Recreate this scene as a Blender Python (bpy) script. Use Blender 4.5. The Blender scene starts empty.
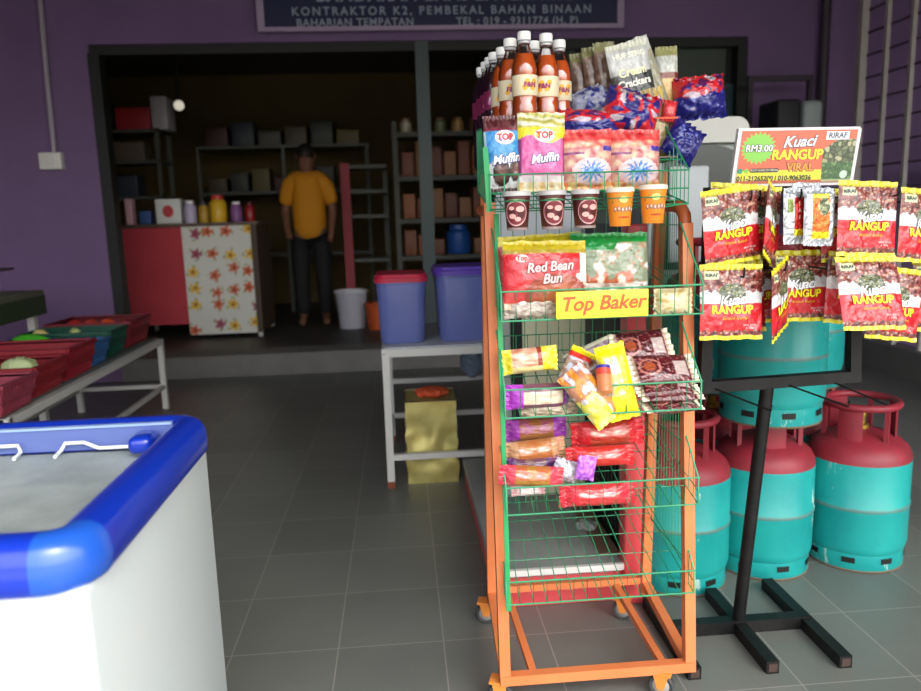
import bpy, bmesh, math, random
from mathutils import Vector, Matrix, Euler, noise
random.seed(7)
PI = math.pi
SC = bpy.context.scene
COL = SC.collection

# ------------------------------------------------------------------ camera
CAMH = 1.2
cam_d = bpy.data.cameras.new('camera'); cam = bpy.data.objects.new('camera', cam_d); COL.objects.link(cam)
Yc = Vector((398-460.5, 345.5-217, 760.0)).normalized()
hz = Vector((1, .03, 0)).normalized()
Zc = hz.cross(Yc).normalized()
if Zc.y < 0: Zc = -Zc
Xc = Yc.cross(Zc)
if Xc.x < 0: Xc = -Xc
RW = Matrix((Xc, Yc, Zc))                       # camera (right, up, forward) -> world
CAMP = Vector((0, 0, CAMH))
right, up, fwd = RW @ Vector((1, 0, 0)), RW @ Vector((0, 1, 0)), RW @ Vector((0, 0, 1))
M = Matrix((right, up, -fwd)).transposed().to_4x4(); M.translation = CAMP
cam.matrix_world = M
cam_d.sensor_width = 36; cam_d.lens = 760/921*36; cam_d.clip_start = .05
cam_d.dof.use_dof = True; cam_d.dof.focus_distance = 1.8; cam_d.dof.aperture_fstop = 3.2
SC.camera = cam
def at(px, py, Y):
    r = RW @ Vector((px-460.5, 345.5-py, 760.0)); return CAMP + r*(Y/r.y)
def mpp(Y): return Y*1.02/760.0                 # metres per photo pixel at depth Y

# ------------------------------------------------------------------ materials
def s2l(c):
    c = c/255.0
    return c/12.92 if c <= .04045 else ((c+.055)/1.055)**2.4
def rgb(*c):
    if len(c) == 1: c = c[0]
    return (s2l(c[0]), s2l(c[1]), s2l(c[2]), 1)
MATS = {}
def mat(name, c, rough=.5, metal=0, spec=.5, noise_amt=0, noise_scale=8, c2=None, bump=0, coat=0, trans=0, emit=0, alpha=1, bscale=None):
    if name in MATS: return MATS[name]
    m = bpy.data.materials.new(name); m.use_nodes = True; nt = m.node_tree
    b = nt.nodes['Principled BSDF']
    b.inputs['Base Color'].default_value = rgb(c); b.inputs['Roughness'].default_value = rough
    b.inputs['Metallic'].default_value = metal; b.inputs['Specular IOR Level'].default_value = spec
    b.inputs['Coat Weight'].default_value = coat; b.inputs['Transmission Weight'].default_value = trans
    b.inputs['Alpha'].default_value = alpha
    if emit: b.inputs['Emission Color'].default_value = rgb(c); b.inputs['Emission Strength'].default_value = emit
    if c2 is not None or bump:
        tc = nt.nodes.new('ShaderNodeTexCoord'); n = nt.nodes.new('ShaderNodeTexNoise')
        n.inputs['Scale'].default_value = noise_scale; n.inputs['Detail'].default_value = 6; n.inputs['Roughness'].default_value = .65
        nt.links.new(tc.outputs['Object'], n.inputs['Vector'])
        if c2 is not None:
            r = nt.nodes.new('ShaderNodeValToRGB'); r.color_ramp.elements[0].position = .5-noise_amt/2; r.color_ramp.elements[1].position = .5+noise_amt/2+.01
            r.color_ramp.elements[0].color = rgb(c); r.color_ramp.elements[1].color = rgb(c2)
            nt.links.new(n.outputs['Fac'], r.inputs['Fac']); nt.links.new(r.outputs['Color'], b.inputs['Base Color'])
        if bump:
            n2 = nt.nodes.new('ShaderNodeTexNoise'); n2.inputs['Scale'].default_value = bscale or noise_scale*3
            nt.links.new(tc.outputs['Object'], n2.inputs['Vector'])
            bp = nt.nodes.new('ShaderNodeBump'); bp.inputs['Strength'].default_value = bump; bp.inputs['Distance'].default_value = .01
            nt.links.new(n2.outputs['Fac'], bp.inputs['Height']); nt.links.new(bp.outputs['Normal'], b.inputs['Normal'])
    MATS[name] = m; return m
def print_mat(name, rough=.3, coat=.3, bump=.25, metal=0, alpha=1):
    if name in MATS: return MATS[name]
    m = bpy.data.materials.new(name); m.use_nodes = True; nt = m.node_tree; b = nt.nodes['Principled BSDF']
    a = nt.nodes.new('ShaderNodeVertexColor'); a.layer_name = 'print'
    nt.links.new(a.outputs['Color'], b.inputs['Base Color'])
    b.inputs['Roughness'].default_value = rough; b.inputs['Coat Weight'].default_value = coat; b.inputs['Coat Roughness'].default_value = .12
    b.inputs['Metallic'].default_value = metal; b.inputs['Alpha'].default_value = alpha
    if bump:
        tc = nt.nodes.new('ShaderNodeTexCoord'); n = nt.nodes.new('ShaderNodeTexNoise'); n.inputs['Scale'].default_value = 38; n.inputs['Detail'].default_value = 3
        n.inputs['Distortion'].default_value = 1.2
        nt.links.new(tc.outputs['Object'], n.inputs['Vector'])
        bp = nt.nodes.new('ShaderNodeBump'); bp.inputs['Strength'].default_value = bump; bp.inputs['Distance'].default_value = .02
        nt.links.new(n.outputs['Fac'], bp.inputs['Height']); nt.links.new(bp.outputs['Normal'], b.inputs['Normal'])
    MATS[name] = m; return m
FOIL = print_mat('printed_film', .28, .5, .3)
PAPER = print_mat('printed_paper', .45, .1, 0)
CLOTHP = print_mat('printed_cloth', .8, 0, .1)
SILVER = print_mat('metallised_film', .3, .3, .5, metal=.65)

# ------------------------------------------------------------------ mesh builder
OFF = {}
class MB:
    def __init__(s): s.v = []; s.f = []
    def add(s, vs, fs):
        n = len(s.v); s.v += [Vector(p) for p in vs]; s.f += [[n+i for i in f] for f in fs]; return s
    def box(s, c, d, rot=None):
        c = Vector(c); hx, hy, hzz = d[0]/2, d[1]/2, d[2]/2
        vs = [Vector((x, y, z)) for x in (-hx, hx) for y in (-hy, hy) for z in (-hzz, hzz)]
        if rot is not None: vs = [rot @ q for q in vs]
        return s.add([c+q for q in vs], [(0,1,3,2),(4,6,7,5),(0,4,5,1),(2,3,7,6),(0,2,6,4),(1,5,7,3)])
    def bb(s, x0, x1, y0, y1, z0, z1): return s.box(((x0+x1)/2, (y0+y1)/2, (z0+z1)/2), (x1-x0, y1-y0, z1-z0))
    def cbox(s, x0, x1, y0, y1, z0, z1, b=.01):      # box with chamfered edges
        bm = bmesh.new(); bmesh.ops.create_cube(bm, size=1)
        for q in bm.verts: q.co = Vector(((x0+x1)/2+q.co.x*(x1-x0), (y0+y1)/2+q.co.y*(y1-y0), (z0+z1)/2+q.co.z*(z1-z0)))
        bmesh.ops.bevel(bm, geom=bm.edges[:], offset=b, segments=3, affect='EDGES', profile=.5)
        bm.verts.index_update(); s.add([q.co.copy() for q in bm.verts], [[q.index for q in f.verts] for f in bm.faces]); bm.free(); return s
    def beam(s, p0, p1, w, d=None, upv=(0, 0, 1)):
        p0, p1 = Vector(p0), Vector(p1); d = d or w; a = (p1-p0); L = a.length; a.normalize()
        u = Vector(upv)
        if abs(a.dot(u)) > .95: u = Vector((0, 1, 0))
        sx = a.cross(u).normalized(); sy = sx.cross(a).normalized()
        vs = [p + sx*(i*w/2) + sy*(j*d/2) for p in (p0, p1) for i, j in ((-1,-1),(1,-1),(1,1),(-1,1))]
        return s.add(vs, [(3,2,1,0),(4,5,6,7),(0,1,5,4),(1,2,6,5),(2,3,7,6),(3,0,4,7)])
    def tube(s, pts, r, n=8, closed=False):
        pts = [Vector(p) for p in pts]; m = len(pts); vs = []; prev = None
        for i, p in enumerate(pts):
            if closed: t = pts[(i+1) % m]-pts[i-1]
            else: t = pts[min(i+1, m-1)]-pts[max(i-1, 0)]
            t.normalize()
            if prev is None:
                ref = Vector((0, 0, 1)) if abs(t.z) < .9 else Vector((1, 0, 0)); a = t.cross(ref).normalized()
            else: a = (prev-t*prev.dot(t)).normalized()
            prev = a; b = t.cross(a); rr = r[i] if isinstance(r, (list, tuple)) else r
            for k in range(n):
                q = 2*PI*k/n; vs.append(p+a*(math.cos(q)*rr)+b*(math.sin(q)*rr))
        fs = []
        for i in range(m if closed else m-1):
            j = (i+1) % m
            for k in range(n): fs.append((i*n+k, i*n+(k+1) % n, j*n+(k+1) % n, j*n+k))
        if not closed: fs += [list(range(n))[::-1], [(m-1)*n+k for k in range(n)]]
        return s.add(vs, fs)
    def lathe(s, prof, c=(0, 0, 0), n=40, a0=0, a1=2*PI):
        c = Vector(c); vs = []; m = len(prof); full = abs(a1-a0-2*PI) < 1e-6
        N = n if full else n+1
        for r, z in prof:
            for k in range(N):
                q = a0+(a1-a0)*k/n; vs.append(c+Vector((r*math.cos(q), r*math.sin(q), z)))
        fs = []
        for i in range(m-1):
            for k in range(n):
                k2 = (k+1) % N; fs.append((i*N+k, i*N+k2, (i+1)*N+k2, (i+1)*N+k))
        if full:
            if prof[0][0] > 1e-5: fs.append(list(range(N))[::-1])
            if prof[-1][0] > 1e-5: fs.append([(m-1)*N+k for k in range(N)])
        return s.add(vs, fs)
    def ell(s, c, d, n=14, rot=None):
        c = Vector(c); vs = []; fs = []; R = n
        for i in range(n+1):
            th = PI*i/n
            for k in range(R*2):
                q = PI*k/R; p = Vector((d[0]*math.sin(th)*math.cos(q), d[1]*math.sin(th)*math.sin(q), d[2]*math.cos(th)))
                if rot is not None: p = rot @ p
                vs.append(c+p)
        for i in range(n):
            for k in range(2*R): fs.append((i*2*R+k, (i+1)*2*R+k, (i+1)*2*R+(k+1) % (2*R), i*2*R+(k+1) % (2*R)))
        return s.add(vs, fs)
    def xf(s, mtx): s.v = [mtx @ p for p in s.v]; return s
    def build(s, name, m, parent=None, smooth=True, ang=40, cols=None):
        me = bpy.data.meshes.new(name); off = OFF.get(parent.name, Vector((0, 0, 0))) if parent else Vector((0, 0, 0))
        me.from_pydata([tuple(p-off) for p in s.v], [], s.f); me.validate()
        bm = bmesh.new(); bm.from_mesh(me); bmesh.ops.remove_doubles(bm, verts=bm.verts, dist=1e-6) if cols is None else None
        bmesh.ops.recalc_face_normals(bm, faces=bm.faces); bm.to_mesh(me); bm.free()
        if smooth:
            me.shade_smooth(); me.set_sharp_from_angle(angle=math.radians(ang))
        if cols is not None:
            at_ = me.color_attributes.new('print', 'FLOAT_COLOR', 'POINT')
            flat = [x for c in cols for x in c]; at_.data.foreach_set('color', flat)
        o = bpy.data.objects.new(name, me); COL.objects.link(o); me.materials.append(m)
        if parent: o.parent = parent; OFF[o.name] = off
        else: OFF[o.name] = Vector((0, 0, 0))
        return o
def tag(o, label=None, cat=None, group=None, kind=None):
    if label: o['label'] = label
    if cat: o['category'] = cat
    if group: o['group'] = group
    if kind: o['kind'] = kind
    return o
def thing(name, label, cat, loc=(0, 0, 0), group=None):
    o = bpy.data.objects.new(name, None); o.empty_display_size = .05; COL.objects.link(o); o.location = loc
    OFF[o.name] = Vector(loc); return tag(o, label, cat, group)
def struct(name, mb, m, **k): o = mb.build(name, m, **k); o['kind'] = 'structure'; return o
def copy_tree(o, parent=None):
    c = o.copy(); COL.objects.link(c); c.parent = parent; OFF[c.name] = OFF.get(o.name, Vector())
    for ch in list(o.children): copy_tree(ch, c)
    return c

# ------------------------------------------------------------------ lettering
_tc = {}
def text2d(s, size, offset=0, shear=0, spacing=1, res=3):
    key = (s, size, offset, shear, spacing)
    if key in _tc: return _tc[key]
    cu = bpy.data.curves.new('t', 'FONT'); cu.body = s; cu.size = size; cu.align_x = 'CENTER'; cu.align_y = 'CENTER'
    cu.offset = offset; cu.shear = shear; cu.space_character = spacing; cu.resolution_u = res
    ob = bpy.data.objects.new('t', cu); COL.objects.link(ob)
    dg = bpy.context.evaluated_depsgraph_get(); me = bpy.data.meshes.new_from_object(ob.evaluated_get(dg))
    vs = [(q.co.x, q.co.y) for q in me.vertices]; fs = [list(p.vertices) for p in me.polygons]
    bpy.data.objects.remove(ob); bpy.data.curves.remove(cu); bpy.data.meshes.remove(me)
    _tc[key] = (vs, fs); return _tc[key]
def letters(mb, s, size, fn, cx, cz, rot=0, **k):
    vs, fs = text2d(s, size, **k); cr, sr = math.cos(rot), math.sin(rot)
    mb.add([fn(cx+x*cr-y*sr, cz+x*sr+y*cr) for x, y in vs], fs); return mb
def shape2d(mb, pts, fn): mb.add([fn(x, y) for x, y in pts], [list(range(len(pts)))]); return mb
def disc2d(mb, cx, cz, rx, rz, fn, n=20):
    mb.add([fn(cx, cz)]+[fn(cx+rx*math.cos(2*PI*k/n), cz+rz*math.sin(2*PI*k/n)) for k in range(n)], [(0, 1+k, 1+(k+1) % n) for k in range(n)]); return mb
INK = {}
def ink(c, rough=.4):
    n = 'ink_%d_%d_%d' % tuple(c); return mat(n, c, rough)

# ------------------------------------------------------------------ film packets
def N3(x, y, z=0): return noise.noise(Vector((x, y, z)))
def L(c): return (s2l(c[0]), s2l(c[1]), s2l(c[2]), 1)
def mix(a, b, t): t = max(0, min(1, t)); return tuple(a[i]*(1-t)+b[i]*t for i in range(3))
def cell(x, y, seed=0):
    d, p = noise.voronoi(Vector((x, y, seed)))
    h = math.sin(p[0].x*127.1+p[0].y*311.7)*43758.5; return d[0], d[1]-d[0], h-math.floor(h)
def surf(w, h, t, seed, axis='v', seal=.06, wr=1.0):
    def S(u, v, side=-1):
        a, b = (u, v) if axis == 'v' else (v, u)      # b runs between the two crimped seals
        bb_ = (b-seal)/(1-2*seal); prof = 0
        if 0 < bb_ < 1: prof = (1-abs(2*bb_-1)**3.2)**.7*(1-abs(2*a-1)**3)**.6
        x = (u-.5)*w; z = (v-.5)*h
        if axis == 'v': x *= 1-.07*prof-.02*abs(N3(v*5, seed))
        else: z *= 1-.10*prof
        if bb_ <= 0 or bb_ >= 1:
            y = .0025*math.sin(a*34+seed)*wr
            return Vector((x, y + (0.0004 if side > 0 else -.0004), z+(.003*N3(u*6, seed, v) if axis == 'v' else 0)))
        amp = min(w, h)*.045*wr
        wrk = amp*(N3(u*5+seed, v*5, seed)+.5*N3(u*11, v*13+seed, 2)+.25*N3(u*24, v*22, seed))*min(1, prof*2)
        wrk += amp*.7*math.sin(a*40+seed*3)*math.exp(-min(bb_, 1-bb_)*14)*(prof > 0)
        y = side*(t/2*prof)+wrk*.6
        return Vector((x, y, z))
    return S
_pk = {}
def pack_mesh(S, design, nu, nv, key, m, mname):
    if key in _pk: return _pk[key]
    mb = MB(); cols = []
    for side in (-1, 1):
        base = len(mb.v)
        vs = []
        for j in range(nv+1):
            for i in range(nu+1):
                u, v = i/nu, j/nv; vs.append(S(u, v, side)); cols.append(L(design(u if side < 0 else 1-u, v)) if side < 0 else L(design(1-u, v)))
        mb.add(vs, [(j*(nu+1)+i, j*(nu+1)+i+1, (j+1)*(nu+1)+i+1, (j+1)*(nu+1)+i) for j in range(nv) for i in range(nu)])
    n = (nu+1)*(nv+1); rim = [(j, 0) for j in range(nu+1)]
    loop = [i for i in range(nu)]+[j*(nu+1)+nu for j in range(nv)]+[nv*(nu+1)+i for i in range(nu, 0, -1)]+[j*(nu+1) for j in range(nv, 0, -1)]
    k = len(loop); mb.f += [[loop[i], n+loop[i], n+loop[(i+1) % k], loop[(i+1) % k]] for i in range(k)]
    o = mb.build(mname, m, None, True, 60, cols=cols); me = o.data; bpy.data.objects.remove(o); _pk[key] = me; return me
def packet(name, label, cat, design, px, py, Y, wpx, hpx, t=.03, roll=0, yaw=0, pitch=0, axis='v', group=None, prints=(), seed=1, nu=40, nv=50, m=None, key=None, seal=.06, wr=1.0, size=None, pos=None):
    """prints: (text, size, cx, cz, colour, rot, kwargs) in metres from the centre of the packet's face"""
    m = m or FOIL; w, h = size or (wpx*mpp(Y), hpx*mpp(Y)); S = surf(w, h, t, seed, axis, seal, wr)
    key = (key or design.__name__, round(w, 3), round(h, 3), t, seed, axis)
    me = pack_mesh(S, design, nu, nv, key, m, 'wrapper' if prints else name)
    loc = pos if pos is not None else at(px, py, Y)
    rot = (Matrix.Rotation(math.radians(yaw), 3, 'Z') @ Matrix.Rotation(math.radians(-abs(pitch)), 3, 'X') @ Matrix.Rotation(math.radians(roll), 3, 'Y')).to_euler()
    if not prints:
        o = bpy.data.objects.new(name, me); COL.objects.link(o); o.location = loc; o.rotation_euler = rot; return tag(o, label, cat, group)
    r = bpy.data.objects.new(name, None); r.empty_display_size = .05; COL.objects.link(r); r.location = loc; r.rotation_euler = rot; tag(r, label, cat, group)
    o = bpy.data.objects.new('wrapper', me); COL.objects.link(o); o.parent = r
    for n_, (tx, sz, cx, cz, c, k) in enumerate(prints):
        k = dict(k); layer = k.pop('layer', 0); nm = 'emblem' if tx is None else 'lettering'; kk = ('prt', key, n_)
        fn = lambda x, z, lift=.0012+.0007*layer: S(min(.99, max(.01, x/w+.5)), min(.99, max(.01, z/h+.5)), -1)+Vector((0, -lift, 0))
        if kk not in _pk:
            mb = MB()
            if tx is None: disc2d(mb, cx, cz, sz[0], sz[1], fn, 24)
            else: letters(mb, tx, sz, fn, cx, cz, k.pop('rot', 0), **k)
            q = mb.build(nm, ink(c), None, False); _pk[kk] = q.data; bpy.data.objects.remove(q)
        q = bpy.data.objects.new(nm, _pk[kk]); COL.objects.link(q); q.parent = r
    return r

# ------------------------------------------------------------------ THE SETTING
FLOOR = bpy.data.materials.new('grey_floor_tiles'); FLOOR.use_nodes = True
def floor_nodes():
    nt = FLOOR.node_tree; b = nt.nodes['Principled BSDF']; g = nt.nodes.new('ShaderNodeNewGeometry'); sep = nt.nodes.new('ShaderNodeSeparateXYZ')
    nt.links.new(g.outputs['Position'], sep.inputs[0])
    def mth(op, a, b_=None, c=None):
        n = nt.nodes.new('ShaderNodeMath'); n.operation = op
        for i, x in enumerate((a, b_, c)):
            if x is None: continue
            if isinstance(x, (int, float)): n.inputs[i].default_value = x
            else: nt.links.new(x, n.inputs[i])
        return n.outputs[0]
    ds = []; ids = []
    for out, o0, sp in ((sep.outputs[0], .078, .298), (sep.outputs[1], 2.003, .321)):
        q = mth('DIVIDE', mth('SUBTRACT', out, o0), sp); f = mth('FRACT', mth('ADD', q, 100)); ids.append(mth('FLOOR', q))
        d = mth('MULTIPLY', mth('MINIMUM', f, mth('SUBTRACT', 1, f)), sp); ds.append(d)
    dm = mth('MINIMUM', ds[0], ds[1]); line = mth('LESS_THAN', dm, .0016)
    cmb = nt.nodes.new('ShaderNodeCombineXYZ'); nt.links.new(ids[0], cmb.inputs[0]); nt.links.new(ids[1], cmb.inputs[1])
    wn = nt.nodes.new('ShaderNodeTexWhiteNoise'); nt.links.new(cmb.outputs[0], wn.inputs['Vector'])
    ns = nt.nodes.new('ShaderNodeTexNoise'); ns.inputs['Scale'].default_value = 2.3; ns.inputs['Detail'].default_value = 8; ns.inputs['Roughness'].default_value = .7
    nt.links.new(g.outputs['Position'], ns.inputs['Vector'])
    v = mth('ADD', mth('MULTIPLY', wn.outputs['Value'], .035), mth('MULTIPLY', ns.outputs['Fac'], .10))
    r = nt.nodes.new('ShaderNodeValToRGB'); r.color_ramp.elements[0].color = rgb(86, 90, 86); r.color_ramp.elements[1].color = rgb(130, 132, 125)
    r.color_ramp.elements[0].position = .0; r.color_ramp.elements[1].position = .14; nt.links.new(v, r.inputs['Fac'])
    mx = nt.nodes.new('ShaderNodeMix'); mx.data_type = 'RGBA'; nt.links.new(line, mx.inputs[0]); nt.links.new(r.outputs[0], mx.inputs[6]); mx.inputs[7].default_value = rgb(150, 146, 138)
    nt.links.new(mx.outputs[2], b.inputs['Base Color']); b.inputs['Roughness'].default_value = .38
    rr = mth('ADD', mth('MULTIPLY', ns.outputs['Fac'], .25), .27); nt.links.new(rr, b.inputs['Roughness'])
    bp = nt.nodes.new('ShaderNodeBump'); bp.inputs['Strength'].default_value = .4; bp.inputs['Distance'].default_value = .002
    nt.links.new(mth('GREATER_THAN', dm, .0016), bp.inputs['Height']); nt.links.new(bp.outputs['Normal'], b.inputs['Normal'])
floor_nodes()
struct('floor', MB().bb(-3.7, 3.55, -.9, 6.0, -.1, 0), FLOOR)
PURPLE = mat('purple_wall_paint', (124, 98, 138), .75, c2=(108, 84, 124), noise_amt=.5, noise_scale=1.2)
CONC = mat('grey_concrete', (130, 128, 124), .85, c2=(105, 104, 100), noise_amt=.5, noise_scale=3, bump=.2)
struct('ground', MB().bb(-14, 14, -16, -.9, -.2, -.08), mat('pale_asphalt', (168, 164, 156), .9, c2=(140, 138, 132), noise_amt=.4, noise_scale=2))
WY = 6.0
w = MB(); w.bb(-3.7, -2.19, WY, WY+.15, -.1, 3.3); w.bb(2.76, 6.5, WY, WY+.15, -.1, 3.3); w.bb(-2.19, 2.76, WY, WY+.15, 2.5, 3.3)
struct('wall_front', w, PURPLE)
struct('wall_left_unseen', MB().bb(-3.85, -3.7, -.7, WY+.15, -.1, 3.1), PURPLE)  # unseen side wall, put in and run forward to cut light on the shopfront
struct('ceiling', MB().bb(-3.85, 4.3, -.7, WY, 3.05, 3.2), mat('porch_ceiling', (96, 92, 98), .8))
struct('trim_threshold', MB().bb(-2.19, 2.76, WY-.02, WY+.3, 0, .17), CONC)
struct('trim_kerb', MB().bb(3.42, 3.55, .6, WY, 0, .2), CONC)
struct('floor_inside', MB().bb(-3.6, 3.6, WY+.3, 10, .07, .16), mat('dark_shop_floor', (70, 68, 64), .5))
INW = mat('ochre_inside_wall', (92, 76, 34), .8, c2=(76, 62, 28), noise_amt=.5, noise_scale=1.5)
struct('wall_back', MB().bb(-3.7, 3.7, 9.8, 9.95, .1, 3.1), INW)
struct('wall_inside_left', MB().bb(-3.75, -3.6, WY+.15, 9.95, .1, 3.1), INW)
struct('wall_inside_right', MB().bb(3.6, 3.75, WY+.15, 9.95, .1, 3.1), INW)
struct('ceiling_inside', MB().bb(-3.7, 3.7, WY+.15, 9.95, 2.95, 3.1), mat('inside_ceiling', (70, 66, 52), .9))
DFR = mat('dark_door_steel', (18, 22, 21), .6)
f = MB(); f.beam((-2.16, WY+.05, .17), (-2.16, WY+.05, 2.44), .08, .12); f.beam((2.72, WY+.05, .17), (2.72, WY+.05, 2.44), .08, .12)
f.bb(-2.2, 2.76, WY+.02, WY+.08, 2.43, 2.5); struct('trim_door_frame', f, DFR, ang=30)
struct('trim_door_post', MB().beam((.23, WY+.06, .17), (.23, WY+.06, 2.5), .1, .1), mat('grey_green_post', (60, 74, 74), .5))
PAN = mat('green_grey_panel', (62, 74, 64), .6)
d = MB().bb(1.36, 2.68, WY+.12, WY+.16, .17, 2.5); dr = struct('door_1', d, PAN)
for x in (1.36, 1.44, 2.0, 2.66): MB().beam((x, WY+.11, .17), (x, WY+.11, 2.48), .035, .02).build('door_rib', DFR, dr)
MB().bb(1.42, 2.68, WY+.06, WY+.12, 1.78, 2.16).build('lower_panel', mat('teal_band', (34, 66, 74), .6), dr)
MB().bb(1.36, 2.0, WY+.04, WY+.12, 2.06, 2.1).build('door_rail', mat('pale_rail', (120, 124, 116), .5), dr)

# side grille on the right, seen obliquely
GR = mat('grille_paint', (176, 170, 164), .5)
gt = thing('security_grille', 'tall off-white steel grille with thin horizontal rods on right side of the porch', 'grille', (3.48, 3.4, .2))
y = 5.55
MB().beam((3.48, 5.66, .2), (3.48, 5.66, 3.05), .055, .05).build('post', GR, gt)
for i in range(10):
    y = 5.37-i*.28; MB().beam((3.48, y, .2), (3.48, y, 3.05), .03, .03).build('bar', GR, gt)
for i in range(17):
    z = .35+i*.16; MB().beam((3.5, 2.0, z), (3.5, 5.62, z), .014, .014).build('rod', mat('grille_rod', (84, 66, 90), .5), gt)
# unseen purple wall added beyond the grille, blocks light from the side
struct('wall_right_unseen', MB().bb(6.5, 6.65, -.7, WY+.15, -.1, 3.3), PURPLE)
struct('floor_right', MB().bb(3.55, 6.5, -.9, WY, -.1, -.01), CONC)
struct('ceiling_right_unseen', MB().bb(4.3, 6.6, -.7, WY, 3.05, 3.2), mat('porch_ceiling', (150, 148, 150)))  # unseen cover closing the right side against daylight
# drainpipe, conduit
tag(MB().tube([(3.34, 5.93, .0), (3.34, 5.93, 3.05)], .035, 12).build('drain_pipe', mat('dark_pipe', (62, 54, 62), .5)), 'dark vertical pipe running down the purple wall beside the grille', 'pipe')
ct = thing('wall_switch', 'white switch box at the foot of a white conduit on the purple wall', 'switch', (-2.52, 5.98, 1.66))
WPL = mat('white_plastic', (222, 222, 216), .4)
MB().cbox(-2.6, -2.44, 5.93, 6.0, 1.62, 1.74, .008).build('switch_box', WPL, ct)
MB().tube([(-2.50, 5.975, 1.73), (-2.49, 5.975, 2.3), (-2.47, 5.975, 3.05)], .02, 10).build('conduit', mat('conduit_grey', (156, 150, 160), .5), ct)
MB().cbox(-2.545, -2.495, 5.92, 5.935, 1.655, 1.705, .004).build('rocker', WPL, ct)

# shop sign
sg = thing('shop_sign', 'dark blue shop signboard with pale lettering above the doorway', 'sign', (.4, 5.95, 2.57))
MB().bb(-.9, 1.7, 5.93, 5.97, 2.565, 3.04).build('board', mat('navy_board', (14, 26, 70), .5), sg)
fb = MB()
fb.beam((-.93, 5.93, 2.568), (1.73, 5.93, 2.568), .05, .03); fb.beam((-.93, 5.93, 2.555), (-.93, 5.93, 3.05), .05, .03); fb.beam((1.73, 5.93, 2.555), (1.73, 5.93, 3.05), .05, .03)
fb.build('frame', mat('sign_frame', (170, 150, 180), .5), sg)
fn = lambda x, z: Vector((x, 5.926, z)); mb = MB()
for tx, sz, x, z, of in (('BANDARAN EMAS ENTERPRISE', .125, .42, 2.80, .004), ('KONTRAKTOR K2, PEMBEKAL BAHAN BINAAN', .082, .40, 2.69, .0015), ('BAHARIAN TEMPATAN', .076, -.25, 2.612, .0015), ('TEL : 019 - 9311774 (H. P)', .074, .95, 2.612, .0015)):
    mb = MB(); letters(mb, tx, sz, fn, x, z, offset=of, spacing=1.34 if 'KONTR' in tx else 1.12); mb.build('lettering', ink((150, 160, 176)), sg, False)

# ------------------------------------------------------------------ INSIDE THE SHOP
ROSE = mat('rose_red_cloth', (196, 66, 76), .8, c2=(176, 54, 66), noise_amt=.5, noise_scale=3)
def patch(mb_name, x0, x1, z0, z1, y, design, m, parent, nu=60, nv=60, th=.004):
    mb = MB(); cols = []
    for j in range(nv+1):
        for i in range(nu+1):
            u, v = i/nu, j/nv; mb.v.append(Vector((x0+(x1-x0)*u, y, z0+(z1-z0)*v))); cols.append(L(design(u, v)))
    mb.f += [[j*(nu+1)+i, j*(nu+1)+i+1, (j+1)*(nu+1)+i+1, (j+1)*(nu+1)+i] for j in range(nv) for i in range(nu)]
    # give the sheet a back so that it is not paper-thin
    n = len(mb.v); mb.v += [p+Vector((0, th, 0)) for p in mb.v[:n]]; cols += cols[:n]
    mb.f += [[n+q for q in f_][::-1] for f_ in list(mb.f)]
    loop = [i for i in range(nu)]+[j*(nu+1)+nu for j in range(nv)]+[nv*(nu+1)+i for i in range(nu, 0, -1)]+[j*(nu+1) for j in range(nv, 0, -1)]
    k = len(loop); mb.f += [[loop[i], n+loop[i], n+loop[(i+1) % k], loop[(i+1) % k]] for i in range(k)]
    return mb.build(mb_name, m, parent, True, 30, cols=cols)
def floral(u, v):
    c = (222, 222, 212); x, y_ = u*3.6, v*6
    gx, gy = math.floor(x), math.floor(y_)
    for dx in (-1, 0, 1):
        for dy in (-1, 0, 1):
            i, j = gx+dx, gy+dy; h = math.sin(i*12.9+j*78.2)*43758.5; h -= math.floor(h); h2 = (h*97) % 1
            cx, cy = i+.5+(h-.5)*.5, j+.5+(h2-.5)*.5; d_ = math.hypot(x-cx, (y_-cy)); a = math.atan2(y_-cy, x-cx)
            if d_ < .26+.07*math.cos(5*a): c = [(214, 110, 70), (232, 190, 70), (214, 120, 84), (170, 90, 110)][int(h*4) % 4]
            if d_ < .08: c = (150, 60, 40)
            if .3 < d_ < .4 and math.cos(3*a+h*6) > .8: c = (170, 180, 120)
    return c
ctr = thing('shop_counter', 'long shop counter inside the doorway with rose red and flower-print front', 'counter', (-1.9, 7.3, .16))
MB().bb(-2.45, -1.92, 7.0, 7.05, .3, 1.18).build('red_panel', ROSE, ctr)
patch('floral_cloth', -1.92, -1.32, .2, 1.18, 6.99, floral, CLOTHP, ctr)
MB().bb(-1.32, -1.27, 7.0, 7.7, .2, 1.17).build('side_panel', mat('brown_board', (80, 66, 54), .7), ctr)
MB().cbox(-2.5, -1.25, 6.97, 7.72, 1.17, 1.2, .006).build('counter_top', mat('counter_top', (96, 80, 66), .5), ctr)
for x, yy in ((-2.43, 7.03), (-1.3, 7.03), (-2.43, 7.68), (-1.3, 7.68)): MB().beam((x, yy, .16), (x, yy, 1.17), .035).build('leg', mat('pale_leg', (196, 196, 190), .5), ctr)
def bgbox(name, label, cat, x0, x1, y0, y1, z0, z1, c, group=None, emblem=None):
    if emblem:
        t_ = thing(name, label, cat, ((x0+x1)/2, (y0+y1)/2, z0), group); MB().cbox(x0, x1, y0, y1, z0, z1, min(x1-x0, y1-y0, z1-z0)*.06).build('carton', mat('c_%d_%d_%d' % c, c, .5), t_)
        mb = MB(); disc2d(mb, (x0+x1)/2, (z0+z1)/2, (x1-x0)*.22, (z1-z0)*.25, lambda x, z: Vector((x, y0-.002, z))); mb.build('emblem', ink(emblem), t_, False); return t_
    return tag(MB().cbox(x0, x1, y0, y1, z0, z1, min(x1-x0, y1-y0, z1-z0)*.06).build(name, mat('c_%d_%d_%d' % c, c, .5)), label, cat, group)
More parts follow.
